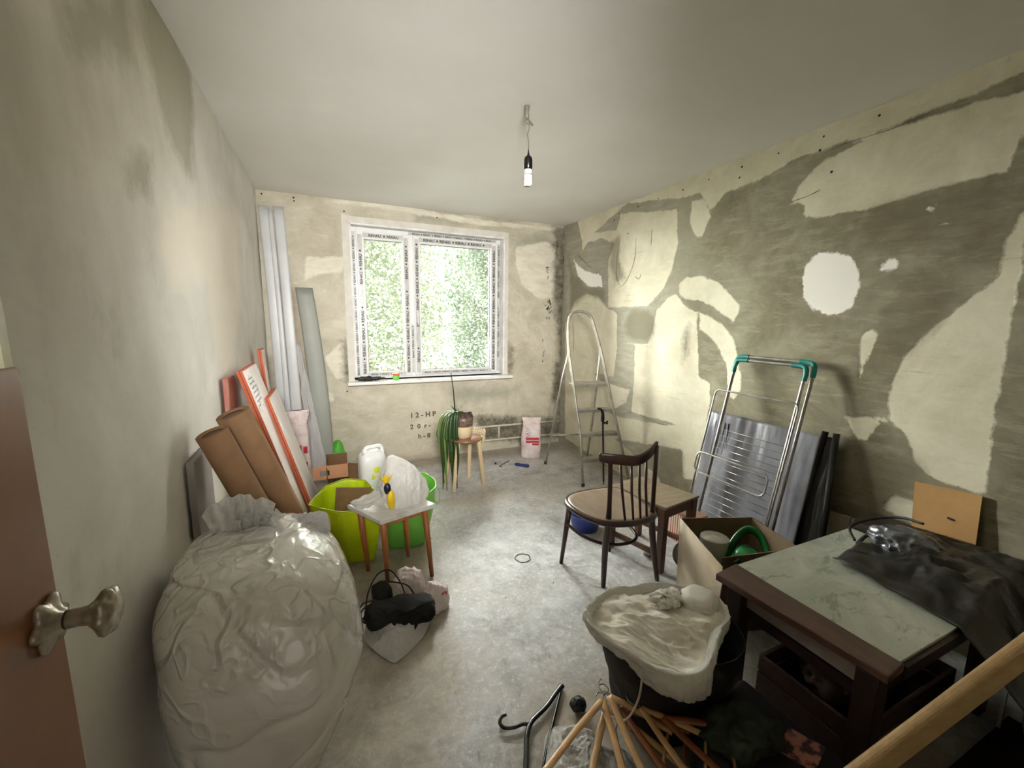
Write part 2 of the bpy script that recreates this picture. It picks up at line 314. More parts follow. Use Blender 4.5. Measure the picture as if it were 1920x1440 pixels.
CRACKS=[[(3.267,2.23),(3.297,2.057),(3.293,1.909),(3.232,1.806)],[(3.049,2.21),(3.048,2.057),(3.096,1.923),(3.163,1.833),(3.25,1.791)],[(2.848,2.262),(2.852,2.191),(2.851,2.111)],[(3.101,0.598),(2.965,0.644),(2.753,0.633),(2.562,0.622),(2.506,0.658)],[(2.953,1.894),(2.984,1.85),(3.033,1.878)],[(4.039,1.448),(4.003,1.29),(4.007,1.128)],[(2.778,1.642),(2.718,1.662),(2.7,1.69)],[(3.715,2.02),(3.8,2.074),(3.996,2.201)],[(1.542,2.402),(1.425,2.417),(1.237,2.411),(1.096,2.429)],[(1.704,2.185),(1.595,2.198),(1.532,2.215)]]

def right_wall_mat():
    m, k = new('right_wall_plaster', .92, 0, .2)
    a = k.noise(3.2, 8, .7, (1, 1, 1), .4); b = k.noise(14, 6, .7, (1, .35, 1.6)); c = k.noise(70, 4, .7); st = k.noise(6, 6, .7, (1, .5, 5))
    base = k.mix(k.rmp(a, .34, .66), (150, 145, 124), (116, 109, 88))
    base = k.mix(k.rmp(b, .5, .75, 0, .6), base, (180, 174, 152))
    base = k.mix(k.rmp(st, .58, .8, 0, .3), base, (92, 86, 68))
    base = k.mix(k.math('MULTIPLY', patch(k, 'pale', .35, .5, 3, 20), .75), base, k.mix(k.rmp(b, .35, .65), (190, 186, 170), (158, 153, 134)))  # far half: paler plaster, with some window brightness put into the colour
    dk = patch(k, 'dark', .03, .10)
    base = k.mix(k.math('MULTIPLY', dk, .6), base, k.mix(k.rmp(b, .3, .7), (98, 91, 70), (124, 117, 96)))
    cr = k.mix(k.rmp(a, .35, .65), (226, 220, 198), (204, 197, 172)); cr = k.mix(k.rmp(b, .55, .75, 0, .5), cr, (232, 226, 206))
    cr = k.mix(k.rmp(c, .62, .75, 0, .35), cr, (150, 142, 112)); cr = k.mix(k.rmp(st, .62, .72, 0, .55), cr, (158, 150, 124))
    fc = patch(k, 'cream', .006, .05); fw = patch(k, 'white', .005, .06, 16, 60)
    # the dark areas cut back into the cream only as thin scraped plaster
    col = k.mix(k.math('MULTIPLY', fc, k.math('SUBTRACT', 1, k.math('MULTIPLY', dk, .75))), base, cr)
    col = k.mix(fw, col, (246, 243, 234)); k.l(col, k.p.inputs['Base Color'])
    h = k.math('ADD', k.math('MULTIPLY', fc, .6), k.math('ADD', k.math('MULTIPLY', fw, .4), k.math('MULTIPLY', a, .5)))
    h = k.math('ADD', h, k.math('MULTIPLY', b, .25)); h = k.math('ADD', h, k.math('MULTIPLY', c, .08))
    k.bump(h, .7, .006); return m
def back_wall_mat():
    m, k = new('back_wall_plaster', .92, 0, .2)
    a = k.noise(2.6, 8, .7, (1, 1, 1), .5); b = k.noise(11, 6, .7, (.5, 1, 1.5)); c = k.noise(55, 4, .75); bl = k.noise(5, 4, .6, (1, 1, .6))
    col = k.mix(k.rmp(a, .34, .66), (208, 202, 184), (176, 169, 148)); col = k.mix(k.rmp(b, .52, .75, 0, .6), col, (222, 216, 198))
    col = k.mix(k.rmp(bl, .58, .78, 0, .5), col, (152, 146, 122)); col = k.mix(k.rmp(c, .62, .78, 0, .3), col, (140, 132, 106))
    col = k.mix(k.math('MULTIPLY', patch(k, 'grey', .05, .15), .7), col, (150, 149, 132))
    col = k.mix(k.math('MULTIPLY', patch(k, 'brown', .05, .12), .75), col, (158, 136, 116))
    col = k.mix(patch(k, 'light', .01, .06), col, k.mix(k.rmp(b, .4, .7), (226, 221, 204), (206, 200, 180)))
    dk = k.math('MULTIPLY', patch(k, 'dark', .04, .16, 9, 40), k.rmp(k.noise(14, 5, .7), .3, .62, .45, .9))
    col = k.mix(dk, col, k.mix(k.rmp(a, .4, .6), (84, 77, 56), (52, 48, 34)))
    k.l(col, k.p.inputs['Base Color'])
    h = k.math('ADD', k.math('MULTIPLY', a, .6), k.math('ADD', k.math('MULTIPLY', b, .3), k.math('MULTIPLY', c, .1))); k.bump(h, .6, .006); return m
def left_wall_mat():
    m, k = new('left_wall_plaster', .8, 0, .3)
    a = k.noise(2.1, 7, .6, (1, 1, 1), .5); b = k.noise(6, 5, .6, (1, 1, .5)); c = k.noise(50, 3, .7)
    col = k.mix(k.rmp(a, .35, .65), (232, 228, 220), (212, 207, 196)); col = k.mix(k.rmp(b, .6, .8, 0, .5), col, (160, 157, 142))
    col = k.mix(k.rmp(c, .66, .76, 0, .35), col, (150, 145, 130))
    col = k.mix(k.math('MULTIPLY', patch(k, 'dingy_shade', .3, .5, 2, 15), .8), col, k.mix(k.rmp(b, .35, .65), (196, 188, 166), (176, 168, 146)))  # near upper wall: dirty olive plaster, with light falloff painted into the tone
    col = k.mix(k.math('MULTIPLY', patch(k, 'cream', .05, .12), .7), col, (236, 224, 206))
    col = k.mix(k.math('MULTIPLY', patch(k, 'dark', .04, .16), .7), col, (152, 147, 124))
    k.l(col, k.p.inputs['Base Color']); k.bump(k.math('ADD', a, k.math('MULTIPLY', b, .3)), .5, .012); return m
def floor_mat():
    m, k = new('bare_concrete', .62, 0, .35)
    a = k.noise(1.5, 9, .68, (1, 1, 1), .2); b = k.noise(5, 9, .78, (1, 1, 1), .25); c = k.noise(34, 6, .78); d = k.noise(10, 6, .75, (2.6, .9, 1), .2)
    e = k.noise(120, 2, .6); f = k.noise(2.8, 8, .75, (1, 1, 1), .6)
    col = k.mix(k.rmp(b, .34, .64), (222, 221, 220), (160, 160, 161))
    col = k.mix(k.rmp(a, .45, .68, 0, .85), col, (184, 178, 168)); col = k.mix(k.rmp(c, .52, .68, 0, .75), col, (238, 238, 237))
    col = k.mix(k.rmp(d, .58, .7, 0, .55), col, (124, 122, 118)); col = k.mix(k.rmp(f, .55, .66, 0, .65), col, (134, 132, 128))
    col = k.mix(k.rmp(e, .66, .74, 0, .5), col, (96, 92, 84))
    col = k.mix(k.math('MULTIPLY', patch(k, 'brown', .08, .3, 5, 20), .72), col, k.mix(k.rmp(b, .35, .65), (166, 154, 134), (126, 114, 94)))
    k.l(col, k.p.inputs['Base Color'])
    k.l(k.rmp(b, .3, .7, .72, .42), k.p.inputs['Roughness'])
    k.bump(k.math('ADD', k.math('MULTIPLY', b, .6), k.math('ADD', k.math('MULTIPLY', c, .35), k.math('MULTIPLY', d, .4))), .55, .006); return m
def ceil_mat():
    m, k = new('ceiling_paint', .85, 0, .3); a = k.noise(1.4, 5, .55)
    k.l(k.mix(k.rmp(a, .35, .65), (240, 238, 233), (234, 231, 224)), k.p.inputs['Base Color']); k.bump(a, .2, .02); return m
Y0 = -.1
OX0, OX1, OZ0, OZ1 = .745, 2.297, .87, 2.347           # window opening
right = wall('wall_right', 'x', W, Y0, L, 0, H, right_wall_mat(), dict(RW, pale=[[(2.6, -.2), (2.5, 2.7), (4.5, 2.7), (4.5, -.2)]]), bulge=.006)
back = wall('wall_back', 'y', L, 0, W, 0, H, back_wall_mat(), BW, hole=(OX0, OX1, OZ0, OZ1), thick=.27)
for s_ in (-.125, W+.012):
    g = G(); g.box(s_, s_+.112, L+.0, L+.27, 0, H); build(g, "wall_corner", mat("hall_paint", (196, 186, 166), rough=.9), back)
left = wall('wall_left', 'x', 0, Y0, L, 0, H, left_wall_mat(), dict(LW, dingy_shade=[[(-.2, 1.35), (1.0, 1.45), (1.7, 1.75), (2.2, 2.3), (2.3, 2.7), (-.2, 2.7)]]), bulge=.012, side=-1)
FB = {'brown': [[(.0, 4.3), (3.1, 4.3), (3.1, 3.9), (2.7, 3.95), (2.1, 4.02), (1.2, 4.0), (1.1, 3.2), (1.1, 2.5), (1.0, 2.3), (1.02, 1.95), (.95, 1.5), (.8, 1.2), (.9, .8), (0, .5)],
    [(2.85, 4.2), (3.1, 4.2), (3.1, 2.6), (2.95, 3.1)], [(1.0, 1.1), (1.3, 1.3), (1.6, 1.2), (2.3, .9), (2.5, -.2), (.6, -.2), (.8, .9)], [(1.3, 3.1), (1.5, 3.2), (1.8, 3.25), (1.85, 3.1), (1.6, 3.0)]]}
floor = wall('floor', 'z', 0, -.1, W+.1, -1.5, L+.1, floor_mat(), FB, step=.05, side=-1)
ceiling = wall('ceiling', 'z', H, -.1, W+.1, -1.5, L+.1, ceil_mat(), {}, step=.1, bulge=.004)
wm = mat('hall_paint', (196, 186, 166), rough=.9)
for nm, bb in (('wall_front', [(1.0, W+.1, Y0-.12, Y0, 0, H), (-.1, .06, Y0-.12, Y0, 0, H), (.06, 1.0, Y0-.12, Y0, 2.06, H)]), ('wall_hall', [(-.12, -.0, -1.5, Y0-.12, 0, H), (1.6, 1.7, -1.5, Y0-.12, 0, H), (-.12, 1.7, -1.6, -1.5, 0, H)])):
    g = G()
    for b in bb: g.box(*b)
    build(g, nm, wm, kind='structure')
# small round dowel holes left in the plaster
dark = mat('hole_dark', (40, 34, 26), rough=1)
g = G()
for (y, z) in HOLES_R: g.lathe((W-.009, y, z), [(.005+.004*random.random(), 0), (.004, .003)], 9, axis=(-1, 0, 0))
build(g, 'dowel_holes', dark, right, kind='stuff')
g = G()
for (x, z) in HOLES_B: g.lathe((x, L-.003, z), [(.007, 0), (.005, .003)], 9, axis=(0, -1, 0))
build(g, 'dowel_holes', dark, back, kind='stuff')
g = G()
for ln_ in CRACKS: g.tube(arcpts([(W-.008+.003*math.sin(9*y), y, z) for y, z in ln_], 6), [.0008, .0022, .0012, .0026, .0008], 5)
build(g, 'plaster_cracks', mat('crack_brown', (122, 112, 86), (100, 90, 66), rough=1), right, kind='stuff')
# pencilled figures under the window
pm = mat('pencil_grey', (96, 88, 66), rough=1)
text('', 0, (1.245, L-.004, .395), (1, 0, 0), (0, 0, 1), pm, 'pencil_note', back, .001, lines=[('1 2 - H P', (0, .06), .075), ('2  0  r -', (0, -.06), .07), ('h - 8', (.08, -.17), .07)])
g = G()
for k_ in range(26):
    x, z = random.choice([(2.86, 1.62), (2.87, 1.58), (2.84, 2.02), (2.8, 1.1), (2.87, 1.66)]); x += random.gauss(0, .012); z += random.gauss(0, .05)
    g.tube([(x, L-.003, z), (x+random.gauss(0, .012), L-.003, z+random.gauss(.015, .012)), (x+random.gauss(0, .015), L-.003, z+.03)], .0035, 5)
build(g, 'scratch_marks', mat('scratch_dark', (66, 58, 40), rough=1), back, kind='stuff')
# ring left by a pipe in the floor
g = G(); g.tube([(1.548+.047*math.cos(a)*(1+.06*math.sin(5*a)), 2.155+.047*math.sin(a), .0015) for a in np.linspace(0, 2*PI, 40)[:-1]], .0028, 5, closed=True)
build(g, 'floor_ring', mat('ring_dark', (70, 64, 56), rough=.9), floor)
g = G()
for i in range(70):
    x, y = random.uniform(.8, 2.6), random.uniform(1.1, 4.0); r = random.uniform(.002, .006)
    g.add([(x+r*math.cos(a)*random.uniform(.5, 1), y+r*math.sin(a), .001) for a in (0, 1.2, 2.5, 3.6, 5)]+[(x, y, .001+r*.7)], [(0, 1, 5), (1, 2, 5), (2, 3, 5), (3, 4, 5), (4, 0, 5)])
build(g, 'floor_crumbs', mat('crumbs', (110, 102, 90), rough=1), floor, kind='stuff')

# ------------------------------------------------------------------ the window
white = mat('white_pvc', (238, 238, 236), (232, 232, 230), rough=.3)
win = bpy.data.objects.new('window_1', None); COL.objects.link(win); win.location = ((OX0+OX1)/2, L+.11, OZ0); win['kind'] = 'structure'
FY0, FY1 = 4.385, 4.455
def frame_ring(x0, x1, z0, z1, w, y0, y1, name):
    g = G(); g.box(x0, x0+w, y0, y1, z0, z1); g.box(x1-w, x1, y0, y1, z0, z1); g.box(x0+w, x1-w, y0, y1, z0, z0+w); g.box(x0+w, x1-w, y0, y1, z1-w, z1)
    return build(g, name, white, win, bevel=.004)
frame_ring(OX0-.01, OX1+.01, OZ0, OZ1+.005, .065, FY0, FY1, 'window_frame')
g = G(); g.box(1.285, 1.345, FY0, FY1, OZ0+.06, OZ1-.055); build(g, 'mullion', white, win, bevel=.003)
sashes = [(.795, 1.297, .895, 2.305), (1.335, 2.243, .895, 2.305)]
tape = mat('grey_film', (208, 207, 203), (186, 186, 182), rough=.35, scale=12); ink = mat('ink_black', (12, 11, 11), rough=.5)
def film_strip(p, ux, uz, ln, w, par, seed, sz=.036):
    """adhesive strip along ux from p, printed with the profile maker's name"""
    ux, uz = Vector(ux), Vector(uz); n = ux.cross(uz); p = Vector(p); g = G()
    g.prism([p+n*.0004, p+ux*ln+n*.0004, p+ux*ln+uz*w+n*.0004, p+uz*w+n*.0004], n*.0005)
    o = build(g, 'protective_film', tape, par)
    R_ = random.Random(seed); t = R_.uniform(0, .06); ls = []; g2 = G(); q = p+n*.0012
    while t < ln-sz*4.2:
        if R_.random() < .16: t += .10; continue
        ls.append(('REHAU', (t, (w-sz*.72)/2), sz)); t += sz*3.95
        c = q+ux*(t+sz*.1)+uz*(w/2); r = sz*.3
        if t < ln-sz: g2.add([c+ux*r, c+uz*r, c-ux*r, c-uz*r], [(0, 1, 2, 3)])
        t += sz*.75
    if ls: text('', 0, p, ux, uz, ink, 'printed_name', o, .0016, lines=ls)
    if g2.v: build(g2, 'printed_diamond', ink, o)
for i, (x0, x1, z0, z1) in enumerate(sashes):
    w = .072; y0, y1 = 4.362, 4.43
    g = G(); g.box(x0, x0+w, y0, y1, z0, z1); g.box(x1-w, x1, y0, y1, z0, z1); g.box(x0+w, x1-w, y0, y1, z0, z0+w-.02); g.box(x0+w, x1-w, y0, y1, z1-w, z1)
    sh = build(g, 'sash', white, win, bevel=.005)
    g = G(); g.box(x0+w-.004, x1-w+.004, 4.40, 4.404, z0+w-.03, z1-w+.004); build(g, 'pane', GLASS, sh)
    gg = mat('gasket', (120, 122, 118), rough=.7); g = G(); a0, a1, b0, b1 = x0+w, x1-w, z0+w-.02, z1-w
    for b in ((a0-.001, a0+.005, b0, b1), (a1-.005, a1+.001, b0, b1), (a0, a1, b0-.001, b0+.005), (a0, a1, b1-.005, b1+.001)): g.box(b[0], b[1], 4.385, 4.399, b[2], b[3])
    build(g, 'gasket', gg, sh)
    yy = y0-.0005
    film_strip((x0+.012+.043, yy, z0+.02), (0, 0, 1), (-1, 0, 0), z1-z0-.05, .043, win, 3+i)
    film_strip((x1-.012, yy, z0+.02), (0, 0, 1), (-1, 0, 0), z1-z0-.05, .043, win, 13+i)
    film_strip((x0+.06, yy, z1-.056), (1, 0, 0), (0, 0, 1), x1-x0-.12, .043, win, 23+i)
    film_strip((x0+.06, yy, z0+.006), (1, 0, 0), (0, 0, 1), x1-x0-.12, .036, win, 33+i, .022)
yy = FY0-.0005
film_strip((OX0+.042, yy, OZ0+.03), (0, 0, 1), (-1, 0, 0), 1.4, .035, win, 51, .024)
film_strip((OX1-.003, yy, OZ0+.03), (0, 0, 1), (-1, 0, 0), 1.4, .035, win, 52, .024)
film_strip((OX0+.55, yy, OZ1-.036), (1, 0, 0), (0, 0, 1), .95, .030, win, 53, .024)
film_strip((1.331, yy-.0, OZ0+.05), (0, 0, 1), (-1, 0, 0), .5, .028, win, 54, .024)
g = G(); g.box(1.352, 1.372, 4.345, 4.362, 1.50, 1.57); g.tube([(1.362, 4.345, 1.55), (1.362, 4.32, 1.55), (1.362, 4.315, 1.53), (1.362, 4.315, 1.42)], [.009, .009, .010, .008], 10)
build(g, 'window_handle', mat('handle_white', (225, 225, 222), rough=.35), win, bevel=.002)
rv = mat('white_reveal', (240, 239, 236), rough=.7)
for nm, b in (('trim_1', (OX0-.012, OX0+.005, L-.003, 4.39, OZ0, OZ1)), ('trim_2', (OX1-.005, OX1+.012, L-.003, 4.39, OZ0, OZ1)), ('trim_3', (OX0-.012, OX1+.012, L-.003, 4.39, OZ1-.005, OZ1+.012))):
    g = G(); g.box(*b); build(g, nm, rv, kind='structure')
cs = mat('casing_plaster', (222, 218, 208), (206, 202, 190), rough=.85, bump=.3, bscale=30)
for nm, b in (('trim_4', (OX0-.075, OX0-.012, L-.008, L+.004, OZ0-.0, OZ1+.075)), ('trim_5', (OX1+.012, OX1+.05, L-.008, L+.004, OZ0, OZ1+.06)), ('trim_6', (OX0-.012, OX1+.012, L-.008, L+.004, OZ1+.012, OZ1+.065))):
    g = G(); g.box(*b); build(g, nm, cs, kind='structure')
g = G(); g.box(.655, 2.375, L-.105, 4.40, .838, OZ0); sill = build(g, 'window_sill', mat('sill_white', (240, 239, 235), (228, 226, 220), rough=.35), win, bevel=.006)

# ------------------------------------------------------------------ outside
def leafmat(nm, c, c2):
    m, k = new(nm, .6, 0, .1); cc = k.mix(k.rmp(k.noise(1.2, 2), .35, .65), c, c2); k.l(cc, k.p.inputs['Base Color'])
    tr = k.n('ShaderNodeBsdfTranslucent'); k.l(cc, tr.inputs[0]); a = k.n('ShaderNodeMixShader', i_0=.45)
    k.l(k.p.outputs[0], a.inputs[1]); k.l(tr.outputs[0], a.inputs[2]); k.l(a.outputs[0], k.out.inputs[0]); return m
bark = mat('bark', (170, 164, 146), (140, 134, 118), rough=.9, bump=.6)
def tree(x, y, h, r, n, seed, m, label):
    R_ = random.Random(seed); t = thing('leafy_tree', (x, y, -1.6), label, 'tree', 'trees outside the window')
    g = G(); g.tube([(x, y, -1.6), (x+.1, y, -.3), (x-.05, y+.1, h*.4), (x+.1, y, h*.75)], [.16, .13, .09, .03], 8); build(g, 'trunk', bark, t, True)
    g = G()
    for i in range(16):
        z = R_.uniform(-.4, h*.7); a = R_.uniform(0, 6.3); q = R_.uniform(.5, .9)*r
        g.tube([(x, y, z), (x+q*.5*math.cos(a), y+q*.5*math.sin(a), z+.5), (x+q*math.cos(a), y+q*math.sin(a), z+R_.uniform(.2, 1))], [.04, .025, .01], 5)
    build(g, 'branches', bark, t, True, kind='stuff')
    g = G(); vs = []; fs = []
    for i in range(n):
        while True:
            u = Vector((R_.uniform(-1, 1), R_.uniform(-1, 1), R_.uniform(-1, 1)))
            if u.x*u.x+u.y*u.y < 1 and R_.random() < .35+.65*(noise.noise(u*3.1+Vector((seed, 0, 0)))+.5): break
        c = Vector((x+u.x*r, y+u.y*r*.8, h*.42+u.z*h*.62))
        a = Vector((R_.gauss(0, 1), R_.gauss(0, 1), R_.gauss(0, .8))).normalized(); b = a.cross(Vector((R_.gauss(0, 1), R_.gauss(0, 1), R_.gauss(0, 1)))).normalized()
        s_ = R_.uniform(.030, .056); k_ = len(vs); vs += [c-a*s_, c+b*s_*.5, c+a*s_, c-b*s_*.5]; fs.append((k_, k_+1, k_+2, k_+3))
    g.v = vs; g.f = fs; build(g, 'foliage', m, t, kind='stuff')
lm1 = leafmat('leaf_pale', (99, 105, 88), (80, 88, 72)); lm2 = leafmat('leaf_mid', (94, 103, 89), (76, 85, 73))
tree(1.15, 8.6, 4.6, 1.55, 34000, 1, lm1, 'pale leafy tree filling the left of the window view')
tree(4.15, 9.1, 4.2, 1.42, 32000, 2, lm2, 'pale leafy tree seen through the wide right pane')
tree(4.3, 12.8, 5.6, 2.4, 30000, 3, lm1, 'taller leafy tree standing behind the two nearer trees')
g = G(); g.box(-30, 30, L+1, 60, -1.7, -1.6); build(g, 'ground_outside', mat('pale_ground', (222, 222, 214), (206, 206, 198), rough=.9), kind='structure')

# ------------------------------------------------------------------ big pieces first
def dist_ok(): pass
rustp = mat('door_brown', (122, 76, 40), (100, 62, 32), rough=.35, scale=3, coat=.2)
# the open door leaf beside the camera
door = bpy.data.objects.new('door_1', None); COL.objects.link(door); door.location = (.1, Y0, 0); door['kind'] = 'structure'
g = G(); g.box(.078, .12, Y0, .768, .01, 1.405); g.box(.078, .12, Y0, .768, 1.92, 2.03); build(g, 'door_leaf', rustp, door, bevel=.003)
gm = film('patterned_glass', (214, 218, 176), .2, .8, .5, 30); g = G(); g.box(.094, .102, Y0+.01, .764, 1.405, 1.92); build(g, 'door_glass', gm, door)
g = G(); g.box(.084, .114, .752, .768, 1.405, 1.92); g.box(.084, .114, Y0, Y0+.05, 1.405, 1.92); build(g, 'glazing_bar', mat('bar_pale', (196, 192, 160), rough=.5), door)
kc = (.12, .733, 1.05)
km = mat('knob_china', (176, 168, 150), (120, 108, 88), rough=.22, metal=.35, scale=30, coat=.4)
g = G(); seg = 60; vs = []
prof = [(.0, .0), (.034, 0), (.036, .005), (.030, .011), (.020, .013), (.015, .022), (.0135, .024)]
for i in range(seg):
    pass
def lobed(c, prof, seg, lob, amp, axis=(1, 0, 0)):
    c = Vector(c); a, b, d = basis(axis); g = G(); vs = []
    for r, z in prof:
        for k in range(seg):
            t = 2*PI*k/seg; rr = r*(1+amp*(r/.036)*math.cos(lob*t)); vs.append(c+d*z+(a*math.cos(t)+b*math.sin(t))*rr)
    fs = [(i*seg+k, i*seg+(k+1) % seg, (i+1)*seg+(k+1) % seg, (i+1)*seg+k) for i in range(len(prof)-1) for k in range(seg)]
    fs += [tuple(range(seg))[::-1], tuple((len(prof)-1)*seg+k for k in range(seg))]
    return g.add(vs, fs)
hd = build(lobed(kc, [(.001, -.001), (.033, 0), (.036, .004), (.033, .009), (.024, .012), (.017, .016), (.0145, .021)], 60, 6, .16), 'door_handle', km, door, True)
build(G().lathe(Vector(kc)+Vector((.020, 0, 0)), [(.0125, 0), (.0125, .004)], 24, (1, 0, 0)), 'collar_gap', dark, hd, True)
build(lobed(Vector(kc)+Vector((.024, 0, 0)), [(.013, 0), (.0125, .012), (.014, .022), (.021, .030), (.031, .038), (.033, .043), (.030, .049), (.018, .054), (.001, .055)], 60, 8, .07), 'knob_head', km, hd, True)
g = G()
for t in (1.0, 3.1, 5.3): g.lathe(Vector(kc)+Vector((.008, .024*math.cos(t), .024*math.sin(t))), [(.004, 0), (.003, .003), (.0001, .004)], 8, (1, 0, 0))
build(g, 'screws', mat('screw_dark', (50, 42, 34), rough=.4, metal=.7), hd)

# --- the huge plastic bag of bedding by the left wall
bagm, k = new('polythene_over_bedding', .2, 0, .8)
a = k.noise(3, 5, .6, (1, 1, 1), .8); bfold = k.noise(6.5, 5, .6, (1, 1, .8), 1.4)
k.l(k.mix(k.rmp(a, .35, .65), (242, 240, 234), (226, 222, 210)), k.p.inputs['Base Color'])
zz = k.n('ShaderNodeSeparateXYZ'); k.l(k.tc(), zz.inputs[0]); hs = []
for sc_, w_, am in ((3.2, .035, 1), (7, .05, .7), (15, .06, .35)):
    n_ = k.noise(sc_, 1.5, .4, (1, 1, .8), .3); r = k.math('ABSOLUTE', k.math('SUBTRACT', n_, .5)); hs.append(k.math('MULTIPLY', k.rmp(r, 0, w_, 1, 0), am))
hi = k.rmp(zz.outputs[2], .40, .68, .08, 1)
k.bump(k.math('MULTIPLY', k.math('ADD', k.math('ADD', hs[0], hs[1]), hs[2]), hi), .8, .014)
k.p.inputs['Subsurface Weight'].default_value = .25; k.p.inputs['Subsurface Radius'].default_value = (.05, .05, .04)
k.p.inputs['Coat Weight'].default_value = .9; k.p.inputs['Coat Roughness'].default_value = .09
def bagdisp(p, n, u, v):
    d = .016*nz(p, 4.2, 2)+.006*nz(p, 9, 5)
    q = Vector((p.x*1.0+p.y*.6, p.y, p.z*.8)); f = abs(noise.noise(q*5.5+Vector((2, 9, 4)))); d -= .010*max(0, .10-f)/.10
    t = min(max((v-.62)/.3, 0), 1); d += t*.016*(ridge(p, 9, 8)-.55)
    return d
rings = [(0, .22, 1.36, .08, .09), (.015, .22, 1.36, .165, .17), (.12, .24, 1.36, .195, .21), (.3, .268, 1.36, .232, .26), (.46, .280, 1.37, .258, .30), (.58, .28, 1.39, .262, .31), (.68, .27, 1.40, .245, .29), (.755, .26, 1.42, .20, .24), (.79, .255, 1.43, .13, .16), (.80, .25, 1.44, .05, .06)]
t = thing('plastic_bag_of_bedding', (.28, 1.33, 0), 'huge clear plastic bag stuffed with white bedding, standing against the left wall', 'plastic bag')
build(blob(rings, 200, 150, 2.6, .15, bagdisp), 'bag_body', bagm, t, True)
fm = film('clear_film', (232, 230, 224), .16, .72, .9, 26, .8)
def fan(c, up, side, wb, wt, h, seed, depth=.03, pl=7):
    c, up, side = Vector(c), Vector(up).normalized(), Vector(side).normalized(); n = up.cross(side)
    def fn(u, v):
        w = wb+(wt-wb)*v**.8; x = (u-.5)*2; fold = abs(((u*pl+.3*nz((u*3, v*2, seed), 1)) % 1)*2-1)-.5
        top = 1-.35*abs(x)**2.5+.10*nz((u*6, 0, seed), 1)
        return c+side*(x*w/2)+up*(h*v*top)+n*(fold*depth*(.5+.8*v)*(1-.3*abs(x))+.05*(v**2)*nz((u*2, v*2, seed), 1)-.03*v*v)+n*(.012*nz((u*14, v*9, seed), 1))
    return G().sheet(fn, 110, 36)
build(fan((.215, 1.50, .765), (-.05, .15, 1), (1, .1, 0), .13, .20, .145, 3, .035, 6), 'gathered_end', fm, t, True, solid=.0012, label='gathered end of the film standing up at the left')
build(fan((.25, 1.50, .775), (.2, .0, 1), (1, .35, -.1), .10, .15, .09, 5, .03, 5), 'gathered_end', fm, t, True, solid=.0012)
build(fan((.32, 1.48, .765), (1, .15, .30), (-.1, 1, .2), .12, .13, .15, 8, .03, 5), 'gathered_end', fm, t, True, solid=.0012, label='gathered end of the film lying towards the boards')
build(crumple((.37, 1.47, .765), (.085, .045, .022), .5, 6, 16, 5), 'bunched_film', fm, t, True)

# --- brown kraft rolls
def roll(p, q, r, label, seed):
    p, q = Vector(p), Vector(q); d = (q-p).normalized(); g = G(); t = thing('brown_paper_roll', tuple(p), label, 'paper roll', 'brown paper rolls leaning on the left wall')
    a, b, dd = basis(d); n = 220; vs = []; R0 = r; turns = 5
    pts = [((R0*(1-.13*(1-i/n)*turns/ turns*2.2)), 2*PI*turns*i/n) for i in range(n+1)]
    vs = []
    for P in (p, q): vs += [P+(a*math.cos(th)+b*math.sin(th))*rr for rr, th in pts]
    m_ = len(pts); g.add(vs, [(i, i+1, m_+i+1, m_+i) for i in range(m_-1)])
    build(g, 'wound_paper', mat('kraft', (150, 116, 82), (128, 96, 66), rough=.85, scale=4, bump=.15), t, True, solid=.0015)
    g = G(); g.lathe(p, [(r*.70, .006), (r*.70, (q-p).length-.006)], 28, d); build(g, 'core', mat('kraft_dark', (120, 90, 62), rough=.9), t, True)
    return t
def roll_core_hole(): pass
roll((.47, 2.13, .05), (.135, 1.945, 1.09), .062, 'thicker brown paper roll leaning nearer the orange-edged boards', 1)
roll((.40, 2.00, .05), (.085, 1.83, 1.045), .055, 'slimmer brown paper roll leaning beside the grey upright panel', 2)
# grey upright panel at the wall
g = G(); g.box(.012, .036, 1.76, 1.99, 0, .955)
tag(build(g, 'upright_panel', mat('grey_panel', (150, 140, 132), (132, 122, 116), rough=.6, scale=3), bevel=.003), 'grey-brown board standing upright against the left wall beside the paper rolls', 'board')

